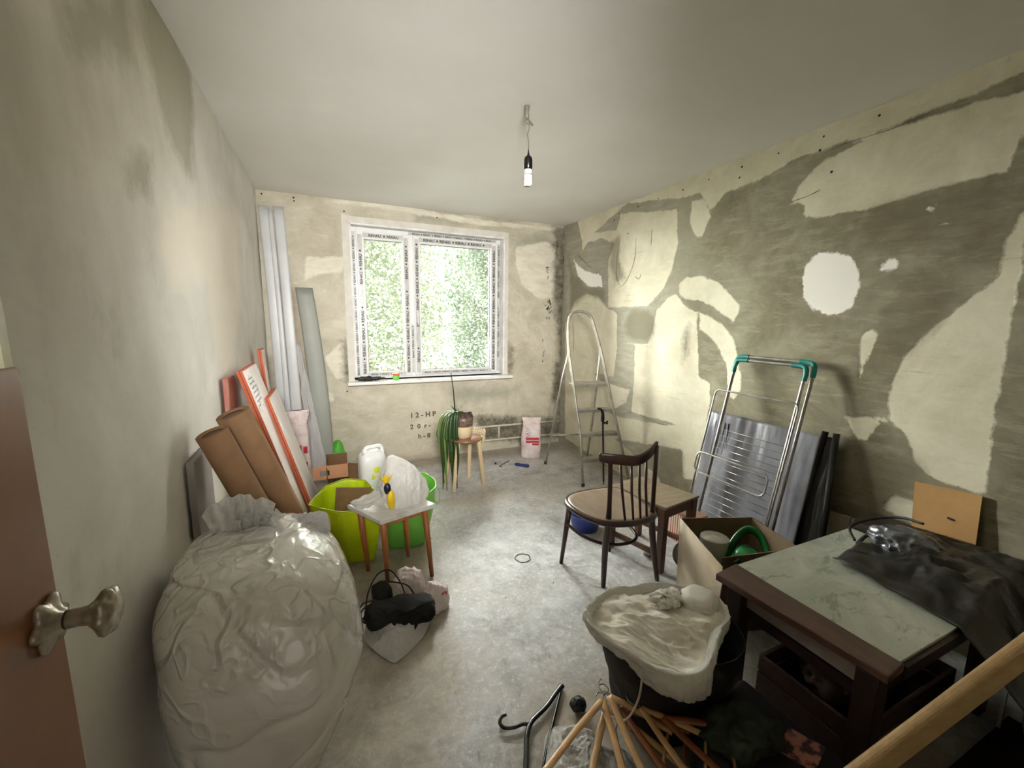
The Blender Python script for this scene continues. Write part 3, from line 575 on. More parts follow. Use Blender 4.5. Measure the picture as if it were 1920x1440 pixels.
# --- white-faced boards with orange edges
def board(p0, p1, width, thick, label, seed, lab=True, m1=None):
    """p0 lower near corner, p1 upper near corner, runs +y by width"""
    p0, p1 = Vector(p0), Vector(p1); d = p1-p0; nrm = Vector((0, 1, 0)).cross(d).normalized()
    if nrm.z < 0: nrm = -nrm
    t = thing('laminated_board', tuple(p0), label, 'board', 'orange-edged boards leaning on the left wall')
    face = mat('board_white', (240, 232, 228), (228, 216, 212), rough=.45, scale=5); edge = m1 or mat('board_edge', (202, 104, 66), (180, 86, 52), rough=.6, scale=14, sc=(1, 1, .3))
    w = Vector((0, width, 0)); g = G()
    g.prism([p0, p1, p1+w, p0+w], nrm*thick); build(g, 'core', edge, t, bevel=.0015)
    g = G(); e = d.normalized()*.006; o = nrm*(thick+.0004)
    g.prism([p0+e+o, p1-e+o, p1-e+o+w*.99, p0+e+o+w*.99], nrm*.0015); build(g, 'white_face', face, t)
    g = G(); o = nrm*(thick*.46)-Vector((0, .0008, 0)); g.prism([p0+o, p1+o, p1+o+nrm*thick*.10, p0+o+nrm*thick*.10], (0, .001, 0)); build(g, 'edge_groove', mat('groove', (120, 56, 36), rough=.8), t)
    if lab:
        a = p0+d*.97+nrm*(thick+.002); b = a-d.normalized()*.22; g = G(); ww = Vector((0, width*.42, 0)); s_ = Vector((0, width*.06, 0))
        g.prism([a+s_, a+s_+ww, b+s_+ww, b+s_], nrm*.0006); lb = build(g, 'paper_label', mat('label_white', (235, 230, 226), (190, 180, 178), rough=.6, scale=22, lo=.5, hi=.6), t)
        g = G(); R_ = random.Random(seed)
        for i in range(7):
            f = .08+i*.12; l_ = R_.uniform(.3, .85); c = a+s_+(b-a)*f+nrm*.0008; g.prism([c+ww*.08, c+ww*(.08+l_), c+ww*(.08+l_)+(b-a)*.035, c+ww*.08+(b-a)*.035], nrm*.0004)
        build(g, 'printed_lines', mat('label_ink', (150, 140, 140), rough=.6), lb)
    return t
board((.36, 2.66, .0), (.045, 2.58, 1.185), .46, .030, 'widest orange-edged board, the lowest of the leaning pair, paper label near its top', 5)
board((.405, 2.80, .0), (.125, 2.86, .985), .40, .030, 'orange-edged board resting on top of the wider one, shorter, no label in sight', 6, False)
board((.12, 3.42, .0), (.030, 3.46, 1.245), .12, .030, 'narrow orange-edged board standing almost upright behind the leaning pair', 7, False)
g = G(); g.prism([(.012, 2.43, 0), (.012, 2.70, 0), (.012, 2.66, 1.16), (.012, 2.43, 1.17)], (.012, 0, 0))
tag(build(g, 'pink_sheet', mat('pink_face', (208, 138, 122), (188, 112, 96), rough=.6, scale=3), bevel=.001), 'salmon pink sheet flat against the left wall behind the orange-edged boards', 'sheet')

# --- tall pale grey planks in the far left corner
pg = mat('grey_plastic', (204, 205, 204), (190, 191, 191), rough=.4, scale=2)
def plank(x0, x1, y0, ytop, z1, w0, w1, label, bow, seed):
    def fn(u, v):
        x = x0+(x1-x0)*v+bow*math.sin(PI*v)+(u-.5)*(w0+(w1-w0)*v)
        return Vector((x, y0+(ytop-y0)*v+-.004*math.sin(u*PI), z1*v))
    return tag(build(G().sheet(fn, 6, 24), 'plastic_plank', pg, None, True, solid=.008), label, 'plank', 'tall grey planks in the corner')
plank(.10, .055, 4.16, 4.262, 2.42, .085, .075, 'tall grey plank nearest the left wall in the far corner', .012, 1)
plank(.145, .105, 4.11, 4.255, 2.40, .05, .032, 'narrowest tall grey plank, between the two wider ones', .01, 2)
plank(.215, .168, 4.15, 4.262, 2.425, .090, .078, 'tall grey plank furthest from the left wall, nearest the window', .008, 3)
# grey-green board and the film-wrapped strip in front of it
def fn(u, v): return Vector((.42-.10*v+.028*math.sin(PI*v*.9)+(u-.5)*(.17-.03*v), 4.12+.14*v-.01*math.sin(PI*u), 1.745*v))
t = tag(build(G().sheet(fn, 8, 24), 'grey_board', mat('board_sage', (150, 153, 142), (136, 139, 130), rough=.5, scale=2), None, True, solid=.01), 'sage grey board leaning on the window wall beside the tall planks', 'board')
def fn(u, v):
    x = .385-.135*v+(u-.5)*(.15-.12*v)+.012*nz((u*4, v*9, 1), 1); return Vector((x, 3.98+.24*v+.018*nz((u*6, v*5, 3), 1), 1.25*v))
tag(build(G().sheet(fn, 16, 40), 'wrapped_strip', film('strip_film', (226, 224, 222), .2, .85, .9, 20), None, True, solid=.004), 'whitish film-wrapped strip leaning in front of the sage grey board', 'strip')
# green bag at the window wall
tag(build(crumple((.53, 4.19, .15), (.07, .05, .17), .3, 2, 8, 4, zmin=0), 'green_bag', mat('green_soft', (96, 190, 60), (70, 160, 44), rough=.5), None, True), 'small bright green bag on the floor behind the sage grey board', 'bag')

# --- bags of dry mix
def mixbag(name, cx, cy, w, dpt, h, rz, label, seed, prt):
    t = thing(name, (cx, cy, 0), label, 'cement bag', 'paper bags of dry mix')
    rings = [(0, cx, cy, w*.40, dpt*.40), (.012, cx, cy, w*.50, dpt*.48), (h*.25, cx, cy, w*.52, dpt*.54), (h*.5, cx, cy, w*.5, dpt*.52), (h*.72, cx, cy, w*.48, dpt*.45), (h*.86, cx, cy, w*.46, dpt*.30), (h*.95, cx, cy, w*.50, dpt*.16), (h, cx, cy, w*.50, dpt*.05)]
    pm_ = mat('paper_sack', (232, 218, 214), (206, 186, 180), rough=.7, scale=9, bump=.5, bscale=24, dist=.006)
    build(blob(rings, 90, 60, 4.0, rz, lambda p, n, u, v: .012*nz(p, 12, seed)+.026*(ridge(p, 11, seed)-.6)*min(1, max(0, v-.3)*2.5)), 'sack', pm_, t, True)
    cr, sr = math.cos(rz), math.sin(rz); ux = Vector((cr, sr, 0)); fwd = Vector((sr, -cr, 0))
    red = mat('sack_red', (196, 40, 52), (170, 44, 56), rough=.6, scale=30); o = Vector((cx, cy, 0))+fwd*(dpt*.56+.004)
    for k_, (a, b, z0, z1) in enumerate(prt):
        g = G(); g.sheet(lambda u, v: o+ux*(w*(a+(b-a)*u))+Vector((0, 0, h*(z0+(z1-z0)*v)))+fwd*(.004*nz((u, v, k_), 3)-.012*abs(a+(b-a)*u)*2*.5), 8, 4)
        build(g, 'red_print', red, t, solid=.001)
    ug = mat('sack_print', (120, 106, 106), rough=.7); g = G(); R_ = random.Random(seed)
    for q in range(9):
        z = h*(.55+.028*q); x0 = R_.uniform(-.34, -.1)*w; g.prism([o+fwd*.003+ux*x0+Vector((0, 0, z)), o+fwd*.003+ux*(x0+R_.uniform(.05, .2)*w)+Vector((0, 0, z+.004)), o+fwd*.003+ux*(x0+R_.uniform(.05, .15)*w)+Vector((0, 0, z+.009))], fwd*.001)
    build(g, 'faded_print', ug, t)
    return t
mixbag('dry_mix_sack', 2.475, 3.90, .205, .13, .44, -.42, 'white and red paper sack of dry mix on the floor by the radiator pipes', 3, [(-.28, .40, .40, .455), (-.28, .40, .475, .53), (.05, .40, .34, .385)])
mixbag('dry_mix_sack', .225, 3.72, .19, .13, .73, .1, 'pinkish paper sack of dry mix standing between the boards and the grey strip', 9, [(.05, .36, .25, .42), (.05, .16, .45, .62), (.22, .38, .52, .6)])

# --- carton, black bag, lime bag, green bag, canister
kraft = mat('carton', (190, 140, 104), (172, 122, 88), rough=.8, scale=6); kraftd = mat('carton_inside', (120, 88, 58), (104, 76, 50), rough=.9)
t = thing('cardboard_tray', (.48, 3.15, 0), 'shallow carton with a hand hole, standing behind the lime green bag', 'cardboard box')
g = G(); x0, x1, z0, z1, y = .36, .585, .375, .47, 3.0
g.box(x0, .405, y, y+.006, z0, z1); g.box(.465, x1, y, y+.006, z0, z1); g.box(.405, .465, y, y+.006, z0, .40); g.box(.405, .465, y, y+.006, .437, z1)
build(g, 'front_flap', kraft, t)
g = G(); g.prism([(.585, 3.0, .47), (.66, 3.02, .45), (.70, 3.2, .30), (.70, 3.35, 0), (.585, 3.30, 0), (.585, 3.0, .0)], (.006, .01, 0)); g.box(.445, .451, 3.0, 3.3, 0, .46); g.box(.445, .59, 3.295, 3.301, 0, .46); build(g, 'side', kraftd, t)
g = G(); g.box(.445, .59, 3.0, 3.3, .0, .006); build(g, 'bottom', kraftd, t)
blk = mat('black_cloth', (22, 21, 22), (12, 12, 13), rough=.85, scale=6, bump=.5, bscale=40)
blkp = mat('black_plastic', (24, 24, 26), (16, 16, 18), rough=.35, scale=6)
tag(build(crumple((.50, 2.955, .20), (.10, .04, .18), .2, 4, 7, 4, zmin=0), 'black_bag', blk, None, True), 'black bag in front of the open carton, behind the lime green bag', 'bag')
def openbag(name, rim, base, m, label, cat, h_amp=.012, seed=1, solid=.002, extra=None):
    """soft bag with an open top: rim and base are matching rings of points (same count)"""
    n = len(rim); t = thing(name, tuple(sum((Vector(p) for p in base), Vector())/n), label, cat)
    def ring(pts, u):
        x = u*n; i = int(x) % n; f = x-int(x); p = [Vector(pts[(i+k) % n]) for k in (-1, 0, 1, 2)]
        a, b, c, d = p; s_ = .5*((2*b)+(c-a)*f+(2*a-5*b+4*c-d)*f*f+(-a+3*b-3*c+d)*f**3); l_ = b.lerp(c, f); return l_.lerp(s_, .45)
    cen = sum((Vector(p) for p in base), Vector())/n
    def fn(u, v):
        p = ring(base, u).lerp(ring(rim, u), v); d = Vector((p.x-cen.x, p.y-cen.y, 0)).normalized()
        return p+d*(.03*math.sin(PI*min(v*1.1, 1))*.6+h_amp*nz((p.x, p.y, p.z*.5), 16, seed))
    g = G().sheet(fn, 96, 30, True); bt = len(g.v); g.v.append(tuple(cen+Vector((0, 0, .004)))); g.f += [(i, (i+1) % 96, bt) for i in range(96)]
    build(g, 'bag_body', m, t, True, solid=solid); return t, ring
lime = mat('lime_plastic', (200, 222, 20), (184, 206, 10), rough=.38, scale=4, bump=.35, bscale=16, dist=.006, sss=.15)
rim = [(.35, 2.575, .385), (.44, 2.50, .375), (.525, 2.44, .37), (.63, 2.44, .37), (.735, 2.45, .375), (.73, 2.62, .385), (.68, 2.82, .395), (.56, 2.86, .41), (.44, 2.83, .39), (.38, 2.70, .38)]
base = [(.42, 2.62, .004), (.48, 2.56, .002), (.55, 2.515, .002), (.62, 2.50, .002), (.69, 2.49, .002), (.70, 2.62, .002), (.68, 2.74, .002), (.58, 2.77, .002), (.48, 2.75, .002), (.44, 2.70, .002)]
t, ring = openbag('lime_shopping_bag', rim, base, lime, 'lime green plastic shopping bag, open, left of the small white-topped stool', 'shopping bag', .007, 3)
g = G(); g.tube([ring(rim, i/60)+Vector((0, 0, .001)) for i in range(60)], .0045, 6, closed=True); build(g, 'rim', mat('lime_dark', (168, 186, 30), rough=.5), t, True)
g = G(); g.tube([(.548, 2.452, .36), (.562, 2.462, .24), (.57, 2.485, .12), (.572, 2.508, .01)], .003, 6); build(g, 'seam', mat('lime_dark', (168, 186, 30)), t, True)
g = G(); g.sheet(lambda u, v: Vector((.40+.085*u, 2.515+.0-.058*u+.012*v, .14+.10*v))+Vector((-.6, -.8, 0))*.024, 8, 6); build(g, 'printed_picture', mat('straw_print', (196, 184, 130), (120, 112, 60), rough=.5, scale=26, sc=(1, 1, .5), lo=.45, hi=.55), t, True, solid=.001)
g = G(); g.prism([(.47, 2.62, .16), (.66, 2.56, .16), (.70, 2.60, .43), (.50, 2.69, .425)], (.0, .006, 0)); tag(build(g, 'cardboard_piece', mat('board_brown', (126, 98, 70), (110, 84, 58), rough=.9)), 'brown cardboard piece sticking up inside the lime green bag', 'cardboard')
grn = mat('green_bag_plastic', (128, 200, 84), (108, 184, 66), rough=.35, scale=3, bump=.3, bscale=18, dist=.006, sss=.2)
rim = [(.79, 2.55, .36), (.90, 2.50, .37), (1.03, 2.50, .375), (1.10, 2.56, .385), (1.12, 2.68, .39), (1.08, 2.82, .39), (.98, 2.88, .39), (.86, 2.84, .385), (.79, 2.72, .37)]
base = [(.80, 2.60, .002), (.88, 2.555, .002), (.98, 2.55, .002), (1.02, 2.58, .002), (1.03, 2.66, .002), (1.01, 2.74, .002), (.95, 2.78, .002), (.86, 2.76, .002), (.80, 2.70, .002)]
t, ring = openbag('green_shopping_bag', rim, base, grn, 'bigger fresh green plastic bag behind the white-topped stool', 'shopping bag', .006, 5)
g = G(); g.tube([ring(rim, i/60) for i in range(60)], .006, 6, closed=True); build(g, 'rim', mat('green_rim', (120, 190, 80), rough=.4), t, True)
g = G(); g.tube(arcpts([(1.115, 2.62, .385), (1.135, 2.60, .33), (1.12, 2.56, .27), (1.08, 2.53, .31), (1.05, 2.515, .37)]), .005, 8, flat=.5); build(g, 'handle', mat('green_rim', (120, 190, 80)), t, True)
tag(build(crumple((.95, 2.68, .30), (.12, .13, .08), .25, 8, 9, 4), 'pale_sheet', mat('pale_green_film', (206, 232, 180), (190, 220, 160), rough=.3, bump=.4, bscale=20), None, True), 'pale green film filling the bigger green bag', 'film')
cn = mat('white_canister', (240, 240, 238), (226, 226, 224), rough=.35, scale=5)
t = thing('jerrycan', (.745, 2.99, 0), 'white plastic jerrycan standing behind the bag on the stool', 'canister')
build(blob([(0, .745, 2.99, .075, .065), (.01, .745, 2.99, .088, .075), (.40, .745, 2.99, .092, .078), (.50, .745, 2.99, .088, .072), (.535, .745, 2.99, .07, .055), (.55, .745, 2.99, .05, .04)], 48, 30, 3.5, .2), 'body', cn, t, True)
g = G(); g.tube(arcpts([(.70, 2.97, .53), (.705, 2.97, .575), (.76, 2.98, .58), (.81, 3.0, .57), (.82, 3.0, .52)]), .013, 8); build(g, 'handle', cn, t, True)
build(G().lathe((.70, 2.96, .53), [(.022, 0), (.022, .035), (.018, .04)], 20), 'cap', cn, t, True)
g = G(); g.sheet(lambda u, v: Vector((.70+.09*u, 2.99-.079-.002, .36+.09*v)), 6, 3); build(g, 'label', mat('yellow_label', (216, 214, 60), (236, 236, 220), rough=.5, scale=14, lo=.45, hi=.55), t, solid=.001)

# --- small stool with worn white top
t = thing('wooden_stool', (.82, 2.33, 0), 'small stool with a worn white top and orange-brown legs, beside the lime bag', 'stool')
ZS = .44
top = [(.552, 2.375, ZS-.026), (.700, 2.108, ZS-.026), (1.012, 2.200, ZS-.026), (.889, 2.463, ZS-.026)]
sm = mat('worn_white_top', (222, 220, 214), (186, 180, 168), rough=.5, scale=10, lo=.5, hi=.7); lw = wood('orange_wood', (190, 120, 66), (160, 94, 48), (6, 6, 1), .4)
build(G().prism(top, (0, 0, .026)), 'seat', sm, t, bevel=.004)
feet = [(.650, 2.395), (.742, 2.272-.02), (.984, 2.197), (.895, 2.455)]
cx, cy = .788, 2.287
for i, (fx, fy) in enumerate(feet):
    tx, ty = [(.618, 2.365), (.722, 2.165), (.955, 2.225), (.870, 2.41)][i]
    build(G().tube([(tx, ty, ZS-.027), (fx, fy, 0)], [.019, .012], 14), 'leg', lw, t, True)
g = G()
for (a, b) in (((.62, 2.36), (.72, 2.17)), ((.72, 2.17), (.95, 2.23)), ((.95, 2.23), (.87, 2.405)), ((.87, 2.405), (.62, 2.36))): g.bar((*a, ZS-.045), (*b, ZS-.045), .016, .034)
build(g, 'apron', lw, t)
# white plastic bag with stuff on the stool
wb = film('milky_film', (238, 236, 230), .28, .90, .8, 16, .6)
t = thing('white_plastic_bag', (.85, 2.32, ZS), 'full white plastic carrier bag sitting on the small white-topped stool', 'plastic bag')
rg = [(ZS+.001, .85, 2.31, .10, .08), (ZS+.01, .85, 2.31, .135, .105), (ZS+.08, .85, 2.31, .14, .11), (ZS+.15, .835, 2.31, .12, .10), (ZS+.21, .82, 2.31, .085, .075), (ZS+.25, .80, 2.31, .05, .045), (ZS+.275, .79, 2.31, .02, .02)]
build(blob(rg, 130, 90, 2.4, .2, lambda p, n, u, v: .026*(ridge(Vector((p.x, p.y, p.z*.5)), 13, 4)-.6)+.014*nz(p, 9, 2)), 'bag_body', wb, t, True)
def fn(u, v):
    a = Vector((.80, 2.27, ZS+.20)).lerp(Vector((.77, 2.20, ZS+.05)), v); b = Vector((.565, 2.36, ZS+.02)).lerp(Vector((.60, 2.30, ZS-.005)), v)
    p = a.lerp(b, u); return p+Vector((0, 0, .018*nz((u*5, v*7, 2), 1)-.03*math.sin(PI*u)*(1-v)))
build(G().sheet(fn, 30, 20), 'loose_handle', wb, t, True, solid=.001, label='loose handle flap spread to the left')
yel = mat('yellow_glove', (240, 204, 30), (222, 180, 16), rough=.45, scale=16, bump=.4); nav = mat('navy', (28, 24, 62), (18, 16, 40), rough=.4)
t = thing('yellow_brush', (.757, 2.185, ZS), 'yellow piece with a dark navy band hanging down the front of the white bag', 'utensil')
build(crumple((.768, 2.19, .505), (.022, .018, .055), .3, 3, 16, 4), 'lower_part', yel, t, True)
build(crumple((.752, 2.20, .57), (.019, .018, .032), .15, 5, 16, 4), 'band', nav, t, True, label='dark navy band')
g = G(); g.sheet(lambda u, v: Vector((.745+(u-.5)*(.02+.055*v)+.004, 2.205+.004*math.sin(9*u), .60+.05*v*(1-.45*math.sin(u*PI*2)**2))), 14, 8); build(g, 'upper_flare', yel, t, True, solid=.004)

# --- pile: white bag, black cloth with cords
t = thing('translucent_plastic_bag', (.75, 1.78, 0), 'flat translucent plastic bag on the floor under the black cloth', 'plastic bag')
def fl_(poly, amp, zf, seed, n=46):
    """flat-lying cloth: radial sheet bounded by a smooth outline"""
    m_ = len(poly); cx = sum(p[0] for p in poly)/m_; cy = sum(p[1] for p in poly)/m_
    def fn(u, v):
        x = u*m_; i = int(x) % m_; f = x-int(x); q = [Vector((*poly[(i+k) % m_], 0)) for k in (-1, 0, 1, 2)]; a, b, c, d = q
        e = .5*((2*b)+(c-a)*f+(2*a-5*b+4*c-d)*f*f+(-a+3*b-3*c+d)*f**3); e = b.lerp(c, f).lerp(e, .7)
        p = Vector((cx, cy, 0)).lerp(e, v); z = zf*(1-v**2.2)+amp*(ridge((p.x, p.y, .3), 11, seed)-.25)*(1-v**5)+amp*.4*nz(p, 18, seed)
        p.z = max(z, 0)+.003; return p
    return G().sheet(fn, 120, n, True)
build(fl_([(.60, 1.92), (.59, 1.83), (.615, 1.75), (.66, 1.68), (.697, 1.645), (.76, 1.68), (.84, 1.75), (.89, 1.84), (.88, 1.92), (.75, 1.98)], .03, .075, 3), 'sheet', film('clear_film2', (248, 247, 244), .2, .97, .9, 22, .7), t, True, solid=.001)
t = thing('crumpled_white_bag', (.86, 2.05, 0), 'crumpled pinkish white plastic bag behind the black cloth, below the stool', 'plastic bag')
pk = film('pinkish_film', (240, 228, 224), .3, .92, .8, 18)
build(crumple((.84, 2.08, .07), (.085, .10, .09), .45, 12, 10, 5, zmin=.002), 'bulk', pk, t, True)
build(crumple((.94, 1.95, .055), (.07, .08, .07), .5, 14, 10, 5, zmin=.002), 'side', pk, t, True)
g = G(); g.tube(arcpts([(.966, 1.895, .085), (.985, 1.90, .095), (.99, 1.90, .08)]), .004, 6); build(g, 'red_mark', mat('red_mark', (200, 60, 70)), t)
t = thing('black_cloth_bundle', (.75, 1.86, 0), 'black cloth bundle with looped cords on the translucent bag in front of the stool', 'clothing')
build(blob([(.045, .75, 1.85, .10, .04), (.05, .75, 1.85, .15, .065), (.085, .75, 1.855, .165, .075), (.12, .75, 1.86, .155, .065), (.135, .75, 1.86, .11, .04)], 110, 40, 3.2, -.12, lambda p, n, u, v: .030*(ridge(p, 12, 2)-.5)+.012*nz(p, 22)), 'folded_cloth', blk, t, True)
build(crumple((.675, 1.96, .12), (.055, .05, .075), .3, 6, 11, 4), 'bunched_cloth', blk, t, True)
g = G(); g.prism([(.80, 1.80, .10), (.86, 1.795, .10), (.80, 1.745, .05)], (0, .004, .012)); build(g, 'loose_corner', blk, t)
cord = mat('black_cord', (18, 17, 18), rough=.6)
for pts in ([(.60, 1.92, .10), (.62, 1.96, .16), (.67, 2.02, .20), (.73, 2.03, .20), (.77, 1.96, .17), (.785, 1.90, .13)], [(.67, 1.98, .17), (.72, 1.98, .17), (.80, 1.95, .15), (.83, 1.90, .12)],
            [(.66, 1.93, .11), (.60, 1.93, .10), (.57, 1.90, .08), (.59, 1.86, .07), (.62, 1.84, .09)], [(.65, 1.92, .13), (.59, 1.93, .12), (.565, 1.89, .10), (.60, 1.85, .08)]):
    build(G().tube(arcpts(pts), .0038, 8), 'cord', cord, t, True)
g = G()
for i in range(3): g.lathe((.745+.012*i, 1.80, .055+.004*i), [(.006, 0), (.004, .006)], 8)
build(g, 'cord_stops', blkp, t)

# ------------------------------------------------------------------ far side: birch stool, plant, pipes, ladder
birch = wood('birch', (224, 202, 164), (202, 176, 134), (5, 5, 1), .5)
t = thing('round_stool', (1.56, 3.40, 0), 'round stool with pale birch legs and a brown seat, carrying the potted plant', 'stool')
build(G().lathe((1.568, 3.375, .435), [(.001, 0), (.135, .001), (.142, .008), (.142, .018), (.136, .024), (.001, .0245)], 40), 'seat', wood('seat_brown', (150, 104, 78), (118, 78, 58), (4, 4, 1), .3, .3), t, True)
for fx, fy, tx, ty in ((1.432, 3.300, 1.475, 3.315), (1.722, 3.345, 1.675, 3.345), (1.655, 3.570, 1.635, 3.47), (1.42, 3.53, 1.485, 3.46)):
    build(G().bar((tx, ty, .433), (fx, fy, 0), .036, .030, taper=.8), 'leg', birch, t, bevel=.004)
g = G()
for i in range(18):
    a = -1.15+2.5*i/17+.35; c, s_ = math.cos(a), math.sin(a); g.bar((1.585+.150*c, 3.40+.150*s_, .36), (1.592+.158*c, 3.405+.158*s_, .50), .014, .006, (c, s_, 0))
g.tube([(1.585+.146*math.cos(a), 3.40+.146*math.sin(a), .385) for a in np.linspace(-.85, 1.75, 14)], .006, 6); g.tube([(1.585+.149*math.cos(a), 3.40+.149*math.sin(a), .47) for a in np.linspace(-.85, 1.75, 14)], .005, 6)
build(g, 'ribbed_band', mat('cream_slats', (222, 208, 176), (206, 190, 156), rough=.5), t, label='ribbed cream band around the back of the seat')
t = thing('potted_plant', (1.545, 3.375, .46), 'potted plant with long drooping dark green strap leaves on the round birch stool', 'plant')
pot, k = new('pot_glaze', .4); z_ = k.n('ShaderNodeSeparateXYZ'); k.l(k.tc(), z_.inputs[0])
k.l(k.mix(k.rmp(z_.outputs[2], .103, .107), (216, 196, 160), k.mix(k.rmp(k.noise(90, 2), .5, .6), (112, 92, 76), (60, 46, 38))), k.p.inputs['Base Color'])
build(G().lathe((1.545, 3.375, .4605), [(.058, 0), (.068, .004), (.080, .07), (.086, .15), (.089, .185), (.084, .187), (.079, .15), (.001, .148)], 40), 'pot', pot, t, True)
g = G(); g.sheet(lambda u, v: Vector((1.545+(.086+.008*math.sin(9*2*PI*u)*v-.012*v)*math.cos(2*PI*u), 3.375+(.086+.008*math.sin(9*2*PI*u)*v-.012*v)*math.sin(2*PI*u), .642+.028*v+.006*math.sin(5*2*PI*u))), 72, 4, True)
build(g, 'plastic_lining', film('dark_lining', (90, 76, 70), .25, .95, .7, 40), t, True, solid=.001)
build(G().lathe((1.545, 3.375, .605), [(.001, .004), (.05, .006), (.077, 0), (.077, -.003)], 20), 'soil', mat('soil', (58, 42, 30), (40, 28, 20), rough=1, bump=.8), t, True)
build(G().tube([(1.478, 3.385, .62), (1.468, 3.39, .80), (1.462, 3.39, .88), (1.444, 3.395, 1.03)], [.006, .006, .005, .003], 7), 'stake', mat('stake', (60, 54, 40), rough=.8), t, True)
lf = mat('strap_leaf', (50, 74, 34), (32, 52, 24), rough=.35, scale=8, sc=(1, 1, .2)); lf2 = mat('strap_leaf_light', (112, 132, 66), (84, 104, 48), rough=.4, scale=8)
R_ = random.Random(4)
for i in range(26):
    a = R_.uniform(2.3, 4.9); out = R_.uniform(.03, .20); low = R_.choice([.02, .05, .10, .16, .25, .3, .35]) if i > 3 else .03
    o = Vector((1.50+R_.uniform(-.015, .02), 3.37+R_.uniform(-.02, .02), .63)); d = Vector((math.cos(a), math.sin(a)*.7, 0)); w_ = R_.uniform(.008, .015)
    if o.x+d.x*out > 1.47: d = Vector((-1, .2*math.sin(a), 0))
    P = arcpts([o, o+d*out*.3+Vector((0, 0, .07)), o+d*out*.8+Vector((0, 0, .04)), o+d*out*1.05+Vector((0, 0, -.12)), o+d*out*1.05+Vector((.01, 0, (low-.63)*.6)), o+d*out*.95+Vector((R_.uniform(-.02, .02), 0, low-.63))], 5)
    g = G(); vs = []; n_ = len(P); side = Vector((-d.y, d.x, 0)).normalized().lerp(Vector((1, 0, 0)), .5).normalized()
    for j, p in enumerate(P):
        ww = w_*min(1, .35+j/n_*1.6)*(1-max(0, (j/n_-.75))*3.6)
        vs += [p-side*ww, p+Vector((0, 0, .0))+d*.004, p+side*ww]
    g.add(vs, [(j*3+q, j*3+q+1, j*3+q+4, j*3+q+3) for j in range(n_-1) for q in (0, 1)])
    build(g, 'leaf', lf2 if i % 5 == 0 else lf, t, True, solid=.0008)
g = G()
for i in range(9):
    a = i*.7; o = Vector((1.485, 3.38, .66)); g.tube([o, o+Vector((.02*math.cos(a), .02*math.sin(a), .05)), o+Vector((.055*math.cos(a), .045*math.sin(a), .075+.01*(i % 3)))], [.003, .0025, .001], 5)
build(g, 'short_shoots', lf, t, True)

pp = mat('pipe_paint', (206, 200, 178), (176, 168, 144), rough=.5, scale=9, lo=.5, hi=.75)
t = thing('heating_pipes', (2.45, 4.24, 0), 'cream painted heating pipes running low along the window wall, with short risers', 'pipe')
build(G().tube([(1.80, 4.242, .292), (2.05, 4.242, .290), (2.55, 4.242, .283), (3.045, 4.242, .276)], .0115, 12), 'pipe', pp, t, True)
build(G().tube([(1.80, 4.242, .128), (2.05, 4.242, .130), (2.55, 4.242, .122), (3.045, 4.242, .112)], .0115, 12), 'pipe', pp, t, True)
for x in (2.06, 2.235): build(G().tube([(x, 4.242, .285), (x, 4.242, .13)], .0105, 12), 'riser', pp, t, True)
for x in (1.95, 2.60, 2.95): build(G().tube([(x, 4.30, .275), (x, 4.242, .272)], .007, 8), 'bracket', pp, t, True)

# --- small things on the floor
t = thing('screwdriver', (2.24, 3.65, 0), 'blue-handled screwdriver lying on the concrete by the ladder', 'tool')
blue = mat('blue_handle', (44, 58, 128), (28, 38, 96), rough=.35, scale=20)
build(G().tube([(2.195, 3.70, .018), (2.21, 3.685, .018), (2.25, 3.645, .018), (2.295, 3.598, .018), (2.30, 3.592, .018)], [.010, .017, .014, .018, .010], 12), 'handle', blue, t, True)
build(G().tube([(2.195, 3.70, .018), (2.14, 3.755, .006)], .003, 8), 'shaft', mat('steel', (170, 170, 168), rough=.3, metal=.9), t, True)
tag(build(G().tube(arcpts([(2.195, 3.85, .004), (2.12, 3.80, .004), (2.05, 3.745, .004), (2.035, 3.735, .004), (2.055, 3.71, .004)]), .004, 8), 'bent_wire', mat('wire_dark', (96, 90, 82), rough=.5, metal=.5), None, True), 'bent grey wire lying left of the blue screwdriver', 'wire')
tag(build(crumple((2.02, 3.80, .014), (.010, .014, .014), .3, 2, 40, 3, zmin=0), 'dark_plug', mat('plug_dark', (60, 46, 34), rough=.8), None, True), 'tiny dark plug on the floor left of the bent wire', 'plug')

